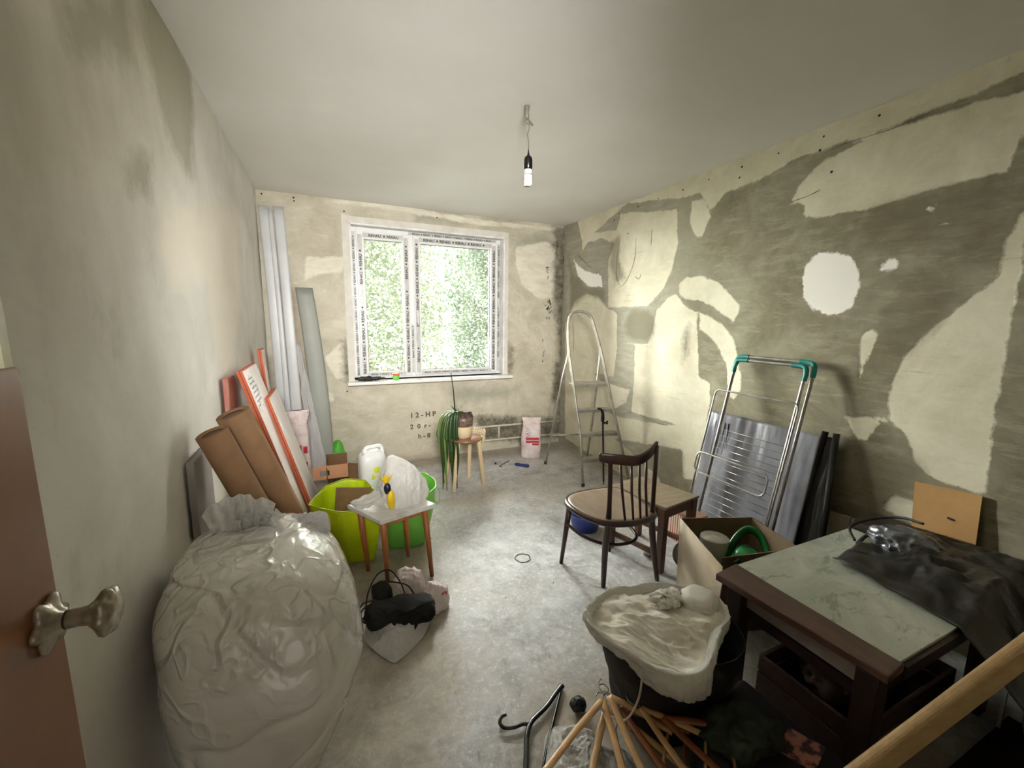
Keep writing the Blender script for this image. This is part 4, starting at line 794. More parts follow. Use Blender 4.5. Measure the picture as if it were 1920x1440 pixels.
# --- step ladder
alu = mat('dull_aluminium', (188, 184, 172), (158, 154, 142), rough=.42, metal=.65, scale=14)
t = thing('step_ladder', (2.77, 3.25, 0), 'old aluminium step ladder with a hooped top, open beside the right wall', 'ladder')
build(G().tube(arcpts([(2.541, 2.975, 0), (2.543, 3.018, .237), (2.546, 3.057, .46), (2.528, 3.099, .675), (2.512, 3.144, .903), (2.487, 3.205, 1.223), (2.503, 3.247, 1.455), (2.535, 3.258, 1.535), (2.60, 3.258, 1.562), (2.675, 3.238, 1.555), (2.722, 3.222, 1.515), (2.745, 3.205, 1.45), (2.795, 3.150, 1.221), (2.845, 3.080, .906), (2.880, 3.033, .677), (2.917, 2.983, .457), (2.955, 2.933, .221), (2.991, 2.885, 0)], 6), .0125, 12), 'front_rail', alu, t, True)
for (a, b, z, w_) in (((2.512, 3.144), (2.845, 3.080), .905, .20), ((2.530, 3.097), (2.878, 3.033), .676, .085), ((2.544, 3.057), (2.915, 2.985), .458, .085), ((2.543, 3.015), (2.953, 2.935), .23, .085)):
    A, B = Vector((*a, z)), Vector((*b, z)); bk_ = Vector((.09, .45, 0)).normalized()
    g = G(); g.prism([A, B, B+bk_*w_, A+bk_*w_], (0, 0, .004)); g.prism([A-bk_*.004, B-bk_*.004, B, A], (0, 0, -.022))
    for q in range(4): g.prism([A+bk_*w_*(.15+.22*q), B+bk_*w_*(.15+.22*q), B+bk_*w_*(.19+.22*q), A+bk_*w_*(.19+.22*q)], (0, 0, .0055))
    build(g, 'platform' if w_ > .1 else 'step', alu, t, bevel=.001)
for pts in ([(2.500, 3.215, 1.218), (2.52, 3.37, .891), (2.515, 3.53, .329), (2.511, 3.624, 0)], [(2.80, 3.155, 1.214), (2.87, 3.29, .85), (2.94, 3.44, .40), (2.99, 3.58, 0)]):
    build(G().tube(pts, .010, 10), 'rear_leg', alu, t, True)
build(G().tube([(2.517, 3.528, .329), (2.952, 3.465, .325)], .008, 10), 'rear_brace', alu, t, True)
build(G().tube([(2.520, 3.362, .90), (2.865, 3.285, .88)], .008, 10), 'rear_brace', alu, t, True)
for p in ((2.541, 2.975, 0), (2.991, 2.885, 0), (2.511, 3.624, 0), (2.99, 3.58, 0)): build(G().lathe(p, [(.015, 0), (.016, .02), (.013, .03)], 12), 'foot', mat('rubber_grey', (70, 66, 60), rough=.9), t, True)
# --- bar clamp leaning on a step
cb = mat('clamp_dark', (30, 32, 52), (20, 20, 26), rough=.4, metal=.3)
t = thing('bar_clamp', (2.735, 2.955, 0), 'dark blue-black clamp with a long toothed bar propped upright against the ladder steps', 'clamp')
g = G(); g.bar((2.745, 2.945, 0), (2.725, 2.975, .60), .010, .006, (0, 1, 0))
for i in range(38): z = .03+i*.015; g.bar((2.744-.020*z/.6-.006, 2.946+.03*z/.6, z), (2.744-.020*z/.6+.010, 2.946+.03*z/.6, z+.006), .010, .008)
build(g, 'toothed_bar', mat('clamp_bar', (58, 56, 56), rough=.45, metal=.6), t)
build(G().tube(arcpts([(2.723, 2.975, .585), (2.722, 2.975, .65), (2.705, 2.975, .695), (2.665, 2.975, .708)]), [.014, .014, .015, .016, .017, .016, .015, .015, .014, .014, .014, .014, .013, .013, .012, .012, .011, .011, .010, .010, .010, .010, .010, .010, .009], 10), 'jaw_handle', cb, t, True)
g = G(); g.tube([(2.722, 2.972, .575), (2.765, 2.965, .572)], [.012, .007], 10); g.tube([(2.765, 2.965, .560), (2.766, 2.965, .59)], .009, 10); build(g, 'trigger', cb, t, True)

# --- bentwood chair
dkw = wood('dark_chair_wood', (70, 42, 34), (44, 25, 20), (5, 5, 1), .3, .3)
seatw = wood('seat_veneer', (158, 140, 122), (130, 110, 94), (8, 1.5, 1), .38, .2)
t = thing('bentwood_chair', (1.97, 1.85, 0), 'dark brown bentwood chair with a spindle back, facing the window', 'chair')
out = [(1.800, 1.672), (1.745, 1.77), (1.728, 1.88), (1.742, 1.97), (1.80, 2.035), (1.90, 2.055), (2.01, 2.05), (2.11, 2.03), (2.158, 1.98), (2.162, 1.88), (2.150, 1.77), (2.118, 1.66), (2.06, 1.622), (1.985, 1.612), (1.90, 1.625)]
ZC = .425
def smooth_closed(P, n=4):
    m_ = len(P); r = []
    for i in range(m_):
        a, b, c, d = [Vector(P[(i+k) % m_]) for k in (-1, 0, 1, 2)]
        for q in range(n): f = q/n; r.append(.5*((2*b)+(c-a)*f+(2*a-5*b+4*c-d)*f*f+(-a+3*b-3*c+d)*f**3))
    return r
O_ = [Vector((*p, ZC)) for p in out]; ring_ = smooth_closed(O_)
g = G(); c0 = Vector((1.95, 1.85, ZC-.004)); rings_ = []
vs = []
for f in (1, .86, .6, .3): vs += [c0.lerp(p, f)+Vector((0, 0, .0-.004*(1-f))) for p in ring_]
n_ = len(ring_); vs.append(c0-Vector((0, 0, .002)))
fs = [(k_*n_+i, k_*n_+(i+1) % n_, (k_+1)*n_+(i+1) % n_, (k_+1)*n_+i) for k_ in range(3) for i in range(n_)]+[(3*n_+i, 3*n_+(i+1) % n_, 4*n_) for i in range(n_)]
g.add(vs, fs); build(g, 'seat', seatw, t, True, solid=.006)
build(G().tube([p-Vector((0, 0, .012)) for p in ring_], .0165, 10, closed=True), 'seat_frame', dkw, t, True)
BL, BR, FL, FR = (1.845, 1.725, 0), (2.168, 1.651, 0), (1.743, 2.015, 0), (2.102, 2.012, 0)
build(G().tube(arcpts([BL, (1.838, 1.715, .25), (1.832, 1.692, .42), (1.838, 1.700, .60), (1.838, 1.712, .775)]), [.0125+.006*math.sin(PI*min(i/20, 1)) for i in range(33)], 12), 'rear_leg', dkw, t, True)
build(G().tube(arcpts([BR, (2.135, 1.672, .25), (2.108, 1.662, .42), (2.118, 1.672, .60), (2.135, 1.690, .80)]), [.0125+.006*math.sin(PI*min(i/20, 1)) for i in range(33)], 12), 'rear_leg', dkw, t, True)
build(G().tube([(1.775, 1.985, .41), FL], [.019, .011], 12), 'front_leg', dkw, t, True)
build(G().tube([(2.105, 1.99, .41), FR], [.019, .011], 12), 'front_leg', dkw, t, True)
# curved top rail
A, M_, B = Vector((1.785, 1.735, .760)), Vector((1.965, 1.655, .745)), Vector((2.145, 1.700, .800))
g = G(); vs = []; n_ = 24
for i in range(n_+1):
    u = i/n_; p = Vector(catm([tuple(A), tuple(A.lerp(M_, .5)+Vector((0, -.012, 0))), tuple(M_), tuple(M_.lerp(B, .5)+Vector((.0, -.014, -.006))), tuple(B)], u)); hh = .028*(1-.25*abs(2*u-1)**6)
    for dy, dz in ((-.009, -hh), (-.011, hh), (.007, hh+.003), (.009, -hh)): vs.append(p+Vector((-.2*dy, dy, dz)))
g.add(vs, [(i*4+k, i*4+(k+1) % 4, i*4+4+(k+1) % 4, i*4+4+k) for i in range(n_) for k in range(4)]+[(3, 2, 1, 0), tuple(n_*4+k for k in range(4))])
build(g, 'top_rail', dkw, t, True, bevel=.006)
for i in range(4):
    f = (i+1)/5; b0 = Vector((1.855, 1.655, ZC)).lerp(Vector((2.085, 1.638, ZC)), f)-Vector((0, .02*math.sin(PI*f), 0)); q = Vector(catm([tuple(A), tuple(M_), tuple(B)], .17+.66*f)); q.z -= .02
    build(G().tube([b0, b0.lerp(q, .5)+Vector((0, .006, 0)), q], [.0065, .0075, .006], 10), 'spindle', dkw, t, True)
build(G().tube(arcpts([(1.758, 1.99, .27), (1.79, 1.88, .245), (1.85, 1.78, .235), (1.93, 1.735, .23), (2.03, 1.725, .23), (2.10, 1.77, .235), (2.118, 1.88, .25), (2.10, 1.99, .27)]), .0095, 10), 'stretcher_hoop', dkw, t, True)

# --- side table behind the chair, and what is under it
stw = wood('table_brown', (150, 134, 112), (124, 106, 86), (3, 20, 20), .4, .15)
stl = wood('table_leg_brown', (104, 68, 46), (78, 48, 32), (6, 6, 1), .4)
t = thing('side_table', (2.32, 1.90, 0), 'low brown wooden side table behind the bentwood chair, near the right wall', 'table')
C4 = [Vector((2.225, 1.675, .405)), Vector((2.545, 1.730, .405)), Vector((2.430, 2.135, .405)), Vector((2.112, 2.075, .405))]
build(G().prism(C4, (0, 0, .016)), 'table_top', stw, t, bevel=.004)
cc = sum(C4, Vector())/4
ins = [c.lerp(cc, .14) for c in C4]
for c in ins: build(G().bar((c.x, c.y, .405), (c.x, c.y, 0), .046, .046, (1, .17, 0), .82), 'leg', stl, t, bevel=.004)
for i in range(4):
    a, b = ins[i], ins[(i+1) % 4]; build(G().bar(a-Vector((0, 0, .035)), b-Vector((0, 0, .035)), .018, .06), 'apron', stl, t)
for i in (1, 3): build(G().bar(ins[i]-Vector((0, 0, .30)), ins[(i+1) % 4]-Vector((0, 0, .30)), .016, .03), 'rail', stl, t)
t = thing('blue_basin', (2.10, 2.30, 0), 'blue plastic basin on the floor beyond the chair, seen between its legs', 'basin')
build(G().lathe((2.13, 2.33, 0), [(.001, .003), (.085, .002), (.09, 0), (.115, .11), (.125, .115), (.125, .12), (.112, .118), (.088, .008), (.001, .006)], 36), 'bowl', mat('basin_blue', (58, 82, 168), (44, 66, 150), rough=.35), t, True)
t = thing('patterned_box', (2.60, 1.87, 0), 'red and cream patterned box half hidden by the side table', 'box')
rb, k = new('red_pattern', .7); z_ = k.n('ShaderNodeTexBrick', i_Scale=26.0); k.l(k.tc((1, 1, 1.2)), z_.inputs[0]); z_.inputs['Color1'].default_value = rgb((176, 88, 78)); z_.inputs['Color2'].default_value = rgb((150, 70, 62)); z_.inputs['Mortar'].default_value = rgb((206, 190, 170)); k.l(z_.outputs[0], k.p.inputs['Base Color'])
g = G(); g.box(2.59, 2.71, 1.80, 2.00, .0, .20); build(g, 'box_body', rb, t, bevel=.003)
g = G(); g.box(2.585, 2.715, 1.795, 2.005, .20, .225); build(g, 'lid', mat('box_lid', (150, 112, 92), rough=.7), t, bevel=.002)
t = thing('glass_bowl', (2.52, 1.60, 0), 'round glass lid standing on edge beside the side table leg', 'lid')
build(G().lathe((2.42, 1.675, .085), [(.001, .022), (.04, .02), (.07, .008), (.082, 0), (.082, -.004), (.07, .004), (.001, .017)], 32, (-.45, -.8, .25)), 'dish', film('bowl_glass', (226, 230, 226), .08, .55, .1, 5, .8), t, True)
build(G().lathe((2.42, 1.675, .085), [(.081, -.006), (.086, -.006), (.086, .004), (.081, .004), (.081, -.006)], 32, (-.45, -.8, .25)), 'rim', mat('rim_brown', (96, 66, 48), rough=.4), t, True)
tag(build(crumple((2.30, 1.87, .03), (.05, .035, .03), .5, 5, 18, 4, zmin=0), 'white_rag', mat('rag', (226, 222, 214), (190, 184, 172), rough=.8, scale=20), None, True), 'small crumpled white rag on the floor by the side table leg', 'rag')

# --- drying rack, film-wrapped panel and black poles against the right wall
chrome = mat('rack_steel', (190, 188, 182), (150, 148, 142), rough=.28, metal=.85, scale=20); teal = mat('teal_plastic', (28, 140, 132), (20, 120, 114), rough=.4)
t = thing('drying_rack', (2.75, 1.67, 0), 'folded steel clothes drying rack with teal corners leaning on the right wall', 'drying rack')
o = Vector((2.711, 1.66, 0)); dz = Vector((2.999-2.711, 0, 1.262)).normalized(); dn = Vector((-dz.z, 0, dz.x)); L_ = 1.29
def rp(y, s_, d=0): return o+Vector((0, y-1.66, 0))+dz*s_+dn*d
def U_(y0, y1, s0, s1, d, r=.04): return arcpts([rp(y0, s0, d), rp(y0, s0+.2*(s1-s0), d), rp(y0, s1-r*3, d), rp(y0, s1-r*.9, d), rp(y0+(y1-y0)*.03, s1-r*.15, d), rp(y0+(y1-y0)*.1, s1, d), rp((y0+y1)/2, s1, d), rp(y1-(y1-y0)*.1, s1, d), rp(y1-(y1-y0)*.03, s1-r*.15, d), rp(y1, s1-r*.9, d), rp(y1, s1-r*3, d), rp(y1, s0+.2*(s1-s0), d), rp(y1, s0, d)], 5)
build(G().tube(U_(1.905, 1.415, .02, L_, 0), .0095, 10), 'outer_frame', chrome, t, True)
build(G().tube(U_(1.885, 1.440, .02, L_-.028, .03), .0085, 10), 'inner_frame', chrome, t, True)
for y, sg in ((1.905, -1), (1.415, 1)):
    for d, s1, yy_ in ((0, L_, y), (.03, L_-.028, y+sg*.022)):
        build(G().tube(arcpts([rp(yy_, s1-.085, d), rp(yy_, s1-.045, d), rp(yy_+sg*.012, s1-.008, d), rp(yy_+sg*.05, s1, d), rp(yy_+sg*.085, s1, d)]), .0135, 12), 'corner_joint', teal, t, True)
def loop(y0, y1, s0, s1, d, r=.03):
    P = []
    for cy_, cs_, a0 in ((y1+r, s1-r, 0), (y0-r, s1-r, 1), (y0-r, s0+r, 2), (y1+r, s0+r, 3)):
        for q in range(6):
            a = (a0+q/5)*PI/2; P.append(rp(cy_-r*math.cos(a), cs_+r*math.sin(a), d))
    return P
build(G().tube(loop(1.960, 1.415, .16, 1.045, .055, .035), .0055, 8, closed=True), 'wing_frame', chrome, t, True)
build(G().tube(loop(1.965, 1.465, .475, .61, .075, .04), .0055, 8, closed=True), 'small_loop', chrome, t, True)
for i in range(17):
    s_ = .12+i*.042; build(G().tube([rp(1.885, s_, .03), rp(1.440, s_, .03)], .0018, 5), 'wire', chrome, t, True)
for y, d in ((1.905, 0), (1.415, 0)): build(G().lathe(rp(y, .0, d), [(.012, -.0), (.013, .02), (.011, .03)], 10, tuple(dz)), 'foot', mat('rack_foot', (60, 60, 60), rough=.8), t, True)
gf = mat('grey_film', (158, 158, 162), (124, 124, 130), rough=.28, scale=3, sc=(1, 3, .5), bump=.8, bscale=9, dist=.01, coat=.3)
gf2, k = new('grey_film_folds', .26); a = k.noise(3, 4, .55, (1, 3, .6), .6); k.l(k.mix(k.rmp(a, .3, .7), (138, 138, 143), (100, 100, 106)), k.p.inputs['Base Color']); k.bump(a, .3, .02)
def fn(u, v):
    y = 2.05-.72*u; s_ = .86*v; return Vector((2.800+.175*s_/.86+.014*nz((u*4, v*2, 4), 1)+.004*nz((u*20, v*3, 2), 1), y+.03*(v-.5)*-1*0, s_*(1-.03*u*0)))
t = thing('film_wrapped_panel', (2.88, 1.7, 0), 'large panel wrapped in shiny grey film behind the drying rack', 'panel')
build(G().sheet(fn, 70, 40), 'grey_wrap', gf2, t, True, solid=.002)
g = G(); g.prism([(2.83, 2.03, 0), (2.83, 1.35, 0), (3.0, 1.35, .85), (3.0, 2.03, .85)], (.012, 0, 0)); build(g, 'inner_board', mat('panel_core', (120, 112, 100), rough=.8), t)
g = G()
for i in range(16): y = 1.99-.008*i-.004*(i % 3); g.tube([(2.955+.004*(i % 2), y, .80-.02*(i % 4)), (2.935, y+.01*math.sin(i), .66), (2.92, y-.005, .56-.03*(i % 5))], .004, 5)
build(g, 'gathered_creases', gf2, t, True)
bk2 = mat('black_pole', (20, 19, 18), (13, 12, 12), rough=.5)
t = thing('folded_black_frame', (2.95, 1.25, 0), 'pair of black poles with black fabric leaning on the wall right of the wrapped panel', 'pole')
build(G().tube([(2.83, 1.375, 0), (3.0, 1.325, .885)], .016, 10), 'pole', bk2, t, True); build(G().tube([(2.85, 1.20, 0), (3.01, 1.275, .885)], .016, 10), 'pole', bk2, t, True)
build(G().sheet(lambda u, v: Vector((2.842+.158*v+.006*nz((u*5, v*8, 1), 1), (1.37-.045*v)+((1.20+.07*v)-(1.37-.045*v))*u, .02+.84*v)), 12, 24), 'fabric', bk2, t, True, solid=.006)
t2 = thing('black_rod', (2.97, 2.03, 0), 'thin black rod with a knob standing behind the left edge of the drying rack', 'rod')
build(G().tube([(2.85, 2.10, 0), (2.985, 2.025, .80)], .006, 8), 'rod', bk2, t2, True); build(G().tube([(2.985, 2.025, .80), (2.992, 2.02, .845)], .013, 10), 'knob', bk2, t2, True)

# --- things along the right wall
t = mat('tile_cream', (206, 196, 168), (192, 180, 150), rough=.4)
for i, (y0, y1, z1, lb) in enumerate(((1.265, 1.168, .445, 'left one of two narrow cream panels low against the right wall'), (1.162, 1.065, .452, 'right one of two narrow cream panels low against the right wall'))):
    g = G(); g.prism([(2.985, y0, 0), (2.985, y1, 0), (3.03, y1, z1), (3.03, y0, z1-.008)], (.01, 0, 0)); tag(build(g, 'cream_panel', t, bevel=.002), lb, 'panel', 'cream panels by the right wall')
g = G(); g.prism([(3.036, .935, .735), (3.036, .712, .752), (3.022, .700, .535), (3.022, .916, .520)], (.005, 0, 0)); cbd = build(g, 'cardboard_sheet', mat('tan_card', (190, 150, 96), (176, 134, 82), rough=.8, scale=4)); tag(cbd, 'tan cardboard square leaning on the wall above the dark bench', 'cardboard')
g = G(); g.tube([(3.021, .80, .615), (3.021, .775, .612)], .004, 6); build(g, 'slot', dark, cbd)
dw = wood('dark_bench_wood', (62, 50, 42), (44, 34, 28), (20, 2, 20), .45, .1)
t = thing('dark_bench', (2.93, .5, 0), 'dark brown bench along the right wall behind the glass-topped table', 'bench')
g = G(); g.box(2.83, 3.044, .0, 1.07, .475, .515); build(g, 'bench_top', dw, t, bevel=.004)
g = G(); g.box(2.845, 2.86, .02, 1.05, .38, .474); build(g, 'apron', dw, t)
for y in (.03, 1.0): g = G(); g.box(2.845, 2.89, y, y+.045, 0, .474); build(g, 'leg', dw, t, bevel=.003)
for y in (.03, 1.0): g = G(); g.box(2.99, 3.035, y, y+.045, 0, .474); build(g, 'leg', dw, t, bevel=.003)

# --- cardboard box with tin and green can
t = thing('cardboard_box', (2.32, 1.32, 0), 'open cardboard box with a pale flap, in front of the drying rack', 'cardboard box')
ci = mat('carton_dim', (116, 98, 72), (98, 80, 58), rough=.9, scale=5); co = mat('carton_pale', (226, 214, 192), (206, 186, 158), rough=.7, scale=3)
h_ = .42; a, b, c, d = Vector((2.215, 1.555, 0)), Vector((2.585, 1.41, 0)), Vector((2.50, 1.10, 0)), Vector((2.13, 1.225, 0)); up_ = Vector((0, 0, h_))
build(G().prism([a, b, b+up_, a+up_], (-.002, -.005, 0)), 'side', ci, t); build(G().prism([b, c, c+up_, b+up_], (-.005, .001, 0)), 'side', ci, t)
build(G().prism([c, d, d+up_*.93, c+up_], (.001, .005, 0)), 'side', ci, t); build(G().prism([a, b, c, d], (0, 0, .004)), 'bottom', ci, t)
build(G().prism([a+Vector((-.003, -.005, 0)), a+up_+Vector((-.01, 0, 0)), Vector((2.015, 1.135, .425)), Vector((1.995, 1.115, .355)), Vector((2.10, 1.215, .0))], (.004, -.002, 0)), 'side', co, t, label='pale outer flap facing the window light')
build(G().prism([Vector((2.17, 1.45, .0)), Vector((2.175, 1.47, .18)), Vector((2.085, 1.27, .0))], (-.004, .001, 0)), 'torn_flap', co, t)
t = thing('paint_tin', (2.27, 1.40, .004), 'grey lidded tin standing in the cardboard box', 'tin')
tn = mat('tin_grey', (190, 188, 176), (160, 156, 142), rough=.4, metal=.4)
build(G().lathe((2.285, 1.395, .005), [(.068, 0), (.070, .004), (.070, .36), (.066, .368)], 36), 'tin_body', tn, t, True)
build(G().lathe((2.285, 1.395, .371), [(.001, .0), (.058, .0), (.060, -.006), (.066, -.006), (.069, .002), (.066, .004), (.001, .001)], 36), 'tin_lid', tn, t, True)
t = thing('green_watering_can', (2.38, 1.24, .004), 'dark green plastic can with a loop handle lying in the cardboard box', 'can')
gr = mat('can_green', (30, 120, 60), (18, 88, 42), rough=.25, coat=.3)
build(blob([(.02, 2.35, 1.26, .07, .06), (.03, 2.35, 1.26, .085, .07), (.28, 2.35, 1.26, .085, .07), (.35, 2.35, 1.26, .06, .05), (.37, 2.35, 1.26, .035, .03)], 40, 26, 2.6, .3), 'can_body', gr, t, True)
build(G().tube(arcpts([(2.30, 1.33, .28), (2.345, 1.325, .38), (2.40, 1.30, .44), (2.42, 1.24, .42), (2.40, 1.18, .34)]), .013, 10, flat=2.0), 'handle', gr, t, True)
build(G().tube(arcpts([(2.28, 1.22, .22), (2.23, 1.20, .32), (2.20, 1.215, .375)]), [.022, .021, .020, .019, .018, .018, .017, .017, .017, .017, .018, .018, .02, .02, .021, .022, .024], 12), 'spout', gr, t, True)

# ------------------------------------------------------------------ near right: glass-topped table
rw = wood('rim_brown_wood', (96, 68, 58), (68, 44, 38), (20, 2.5, 20), .4, .2)
dk2 = wood('leg_dark_wood', (48, 32, 28), (30, 20, 18), (5, 5, 1), .45)
t = thing('glass_topped_table', (2.36, .77, 0), 'low dark wooden table with a pale green marbled glass top, lower right', 'table')
ZT = .5
g = G(); g.prism([(1.848, 1.035, ZT-.028), (1.985, 1.05, ZT-.028), (1.985, .503, ZT-.028), (1.885, .497, ZT-.028)], (0, 0, .028)); build(g, 'end_board', rw, t, bevel=.004)
g = G(); g.box(1.985, 2.78, .497, .515, ZT-.05, ZT-.008); g.box(1.985, 2.78, 1.03, 1.046, ZT-.05, ZT-.008); g.box(2.76, 2.80, .497, 1.046, ZT-.05, ZT-.004); build(g, 'frame', dk2, t, bevel=.002)
gl, k = new('marbled_glass', .08, 0, .6); a = k.noise(3, 8, .7, (1, 1, 1), .8); b = k.noise(2, 3, .5); e = k.noise(6, 8, .75, (1, 1.8, 1), 1.2)
col = k.mix(k.rmp(a, .36, .66), (212, 216, 202), (172, 178, 164)); col = k.mix(k.rmp(e, .54, .66, 0, .7), col, (98, 108, 92)); col = k.mix(k.rmp(b, .5, .7, 0, .4), col, (196, 202, 190))
k.l(col, k.p.inputs['Base Color']); k.l(k.rmp(e, .4, .7, .10, .32), k.p.inputs['Roughness']); k.p.inputs['Coat Weight'].default_value = .4
g = G(); g.box(1.980, 2.765, .512, 1.040, ZT-.010, ZT+.002); build(g, 'glass_top', gl, t, bevel=.001)
g = G(); g.box(1.98, 2.77, .515, 1.03, ZT-.026, ZT-.012); build(g, 'under_board', dk2, t)
for x, y in ((1.915, .545), (1.90, .965), (2.72, .545), (2.72, .98)): g = G(); g.box(x-.03, x+.03, y-.03, y+.03, 0, ZT-.03); build(g, 'leg', dk2, t, bevel=.004)
g = G(); g.box(1.905, 1.921, .575, .94, ZT-.095, ZT-.03); build(g, 'drawer_front', mat('drawer_grey', (150, 142, 138), (130, 120, 116), rough=.5), t, bevel=.002)
g = G(); g.box(1.90, 1.935, .575, .94, ZT-.135, ZT-.10); g.box(1.95, 2.69, .535, .555, ZT-.12, ZT-.05); g.box(1.93, 2.69, .96, .985, ZT-.12, ZT-.05); build(g, 'apron', dk2, t)
# black jacket thrown over the table's right end and the bench
def fn(u, v):
    x = 2.30+.72*u; y = -.05+.95*v
    e = max(0, 1-abs(2*u-1)**3)*max(0, 1-abs(2*v-1.05)**4)
    edge = max(0, (.30-(x-2.30))/.30); z = ZT+.016+.085*e*(.55+.7*ridge((x, y, 1), 5, 3))+.03*nz((x, y, 2), 9)
    if y < .5: z -= min((.5-y)*1.0, .42)*(1 if x < 2.80 else max(0, (2.84-x)/.04))
    z = max(z, ZT+.012 if y > .5 or x > 2.82 else .01)
    return Vector((x+.04*nz((y*3, 1, 1), 1)+.16*max(0, v-.55)*(1-u), y+.03*nz((x*5, 2, 2), 1), z))
t = thing('black_jacket', (2.66, .45, 0), 'black glossy jacket thrown over the right end of the glass-topped table', 'jacket')
jm = mat('jacket_black', (44, 42, 38), (28, 27, 24), rough=.32, scale=4, bump=.5, bscale=14, dist=.01)
build(G().sheet(fn, 90, 100), 'jacket_body', jm, t, True, solid=.004)
build(G().tube(arcpts([(2.62, .95, .515), (2.70, 1.01, .53), (2.80, .99, .56), (2.86, .90, .60), (2.80, .80, .63)]), .006, 8), 'strap', mat('strap_black', (18, 18, 18), rough=.5), t, True)
build(G().tube(arcpts([(2.60, .93, .512), (2.66, .92, .55), (2.66, .86, .58), (2.60, .80, .56), (2.52, .68, .54)]), .009, 8, flat=.6), 'strap', mat('strap_black', (18, 18, 18), rough=.5), t, True)
build(crumple((2.66, .80, .57), (.10, .11, .05), .45, 21, 12, 5, zmin=ZT+.004), 'glossy_lining', mat('lining_grey', (150, 154, 160), (70, 72, 78), rough=.15, scale=9, metal=.4, bump=.6, bscale=20), t, True)
# under the table: leaning sheets, white strip, dark case
dim = mat('dim_board', (132, 122, 100), (112, 102, 82), rough=.8)
g = G(); g.prism([(2.42, .30, .12), (2.80, .44, .12), (2.82, .50, .30), (2.46, .36, .30)], (.004, -.012, 0)); g.prism([(2.42, .30, 0), (2.80, .44, 0), (2.80, .44, .12), (2.42, .30, .12)], (.004, -.012, 0)); tag(build(g, 'cardboard_offcut', mat('card_olive', (128, 112, 82), (108, 94, 68), rough=.85)), 'olive brown cardboard offcut standing below the table edge at the right', 'cardboard')
g = G(); g.prism([(2.685, .46, .0), (2.745, .47, .0), (2.725, .47, .42), (2.665, .46, .42)], (.0, .01, 0)); tag(build(g, 'white_strip', mat('strip_white', (200, 198, 194), rough=.5)), 'whitish upright strip under the right end of the glass-topped table', 'strip')
t = thing('black_suitcase', (1.70, .58, 0), 'black suitcase lying on the floor under the near corner of the glass-topped table', 'suitcase')
P4 = [(1.50, .80, .0), (1.86, .90, .0), (1.875, .35, .0), (1.55, .25, .0)]
build(G().prism(P4, (0, 0, .17)), 'shell', mat('case_black', (20, 19, 20), (14, 13, 14), rough=.6, bump=.3), t, bevel=.03, bseg=4)
g = G(); g.prism([(1.70, .66, .171), (1.81, .69, .171), (1.85, .60, .171), (1.74, .57, .171)], (0, 0, .0015)); build(g, 'printed_patch', mat('patch_print', (170, 110, 92), (60, 40, 40), rough=.6, scale=22, lo=.45, hi=.55), t)
build(G().tube(arcpts([(1.525, .60, .10), (1.49, .58, .115), (1.50, .48, .115), (1.545, .46, .10)]), .008, 8), 'handle', blk, t, True)
g = G(); g.prism([(1.52, .805, .083), (1.84, .893, .083), (1.84, .896, .089), (1.52, .81, .089)], (.0, .003, 0)); build(g, 'zip', mat('zip', (60, 60, 62), rough=.4, metal=.6), t)
g = G(); g.box(1.98, 2.79, .0, .47, .001, .012); tag(build(g, 'shade_mat', mat('shade_black', (30, 26, 22), (20, 17, 15), rough=.95, bump=.4), bevel=.002), 'black sheet added as floor shade in the lower right corner beneath the plank', 'mat')  # added sheet, darkens floor that lies in shade
t = thing('added_crate', (2.4, .78, 0), 'low dark brown wooden crate added to darken the floor under the glass-topped table', 'crate')  # stands for dark boards; added to deepen the shade under the table
cw = wood('crate_dark', (66, 44, 34), (44, 28, 22), (3, 20, 20), .6)
for x0, x1, y0, y1 in ((2.02, 2.66, .585, .60), (2.02, 2.66, .925, .94), (2.02, 2.035, .60, .925), (2.645, 2.66, .60, .925)):
    for z in (.02, .095): g = G(); g.box(x0, x1, y0, y1, z, z+.065); build(g, 'slat', cw, t, bevel=.002)
g = G(); g.box(2.02, 2.66, .585, .94, .0, .018); build(g, 'bottom', cw, t)
tag(build(crumple((2.34, .765, .11), (.26, .13, .09), .4, 51, 6, 5, zmin=.02), 'added_blanket', mat('blanket', (62, 46, 36), (34, 26, 22), rough=.95, scale=5), None, True), 'dark brown blanket added in the crate to deepen the shade under the table', 'blanket')  # added lump, put in for the darkness under the table
# pale plank leaning across the near right
wp = wood('pine_plank', (208, 178, 130), (184, 150, 104), (1.2, 20, 20), .45, .15)
g = G(); g.bar((1.15, .57, .02), (3.01, .14, 1.125), .028, .080, (0, 0, 1)); tag(build(g, 'pine_plank', wp, bevel=.010, bseg=3), 'long pale pine plank leaning across the lower right corner to the right wall', 'plank')
g = G(); g.bar((1.95, .28, .02), (2.82, .06, .50), .02, .035); tag(build(g, 'thin_batten', mat('batten', (150, 132, 104), rough=.6), bevel=.003), 'thin dull batten below the pale pine plank in the lower right corner', 'batten')

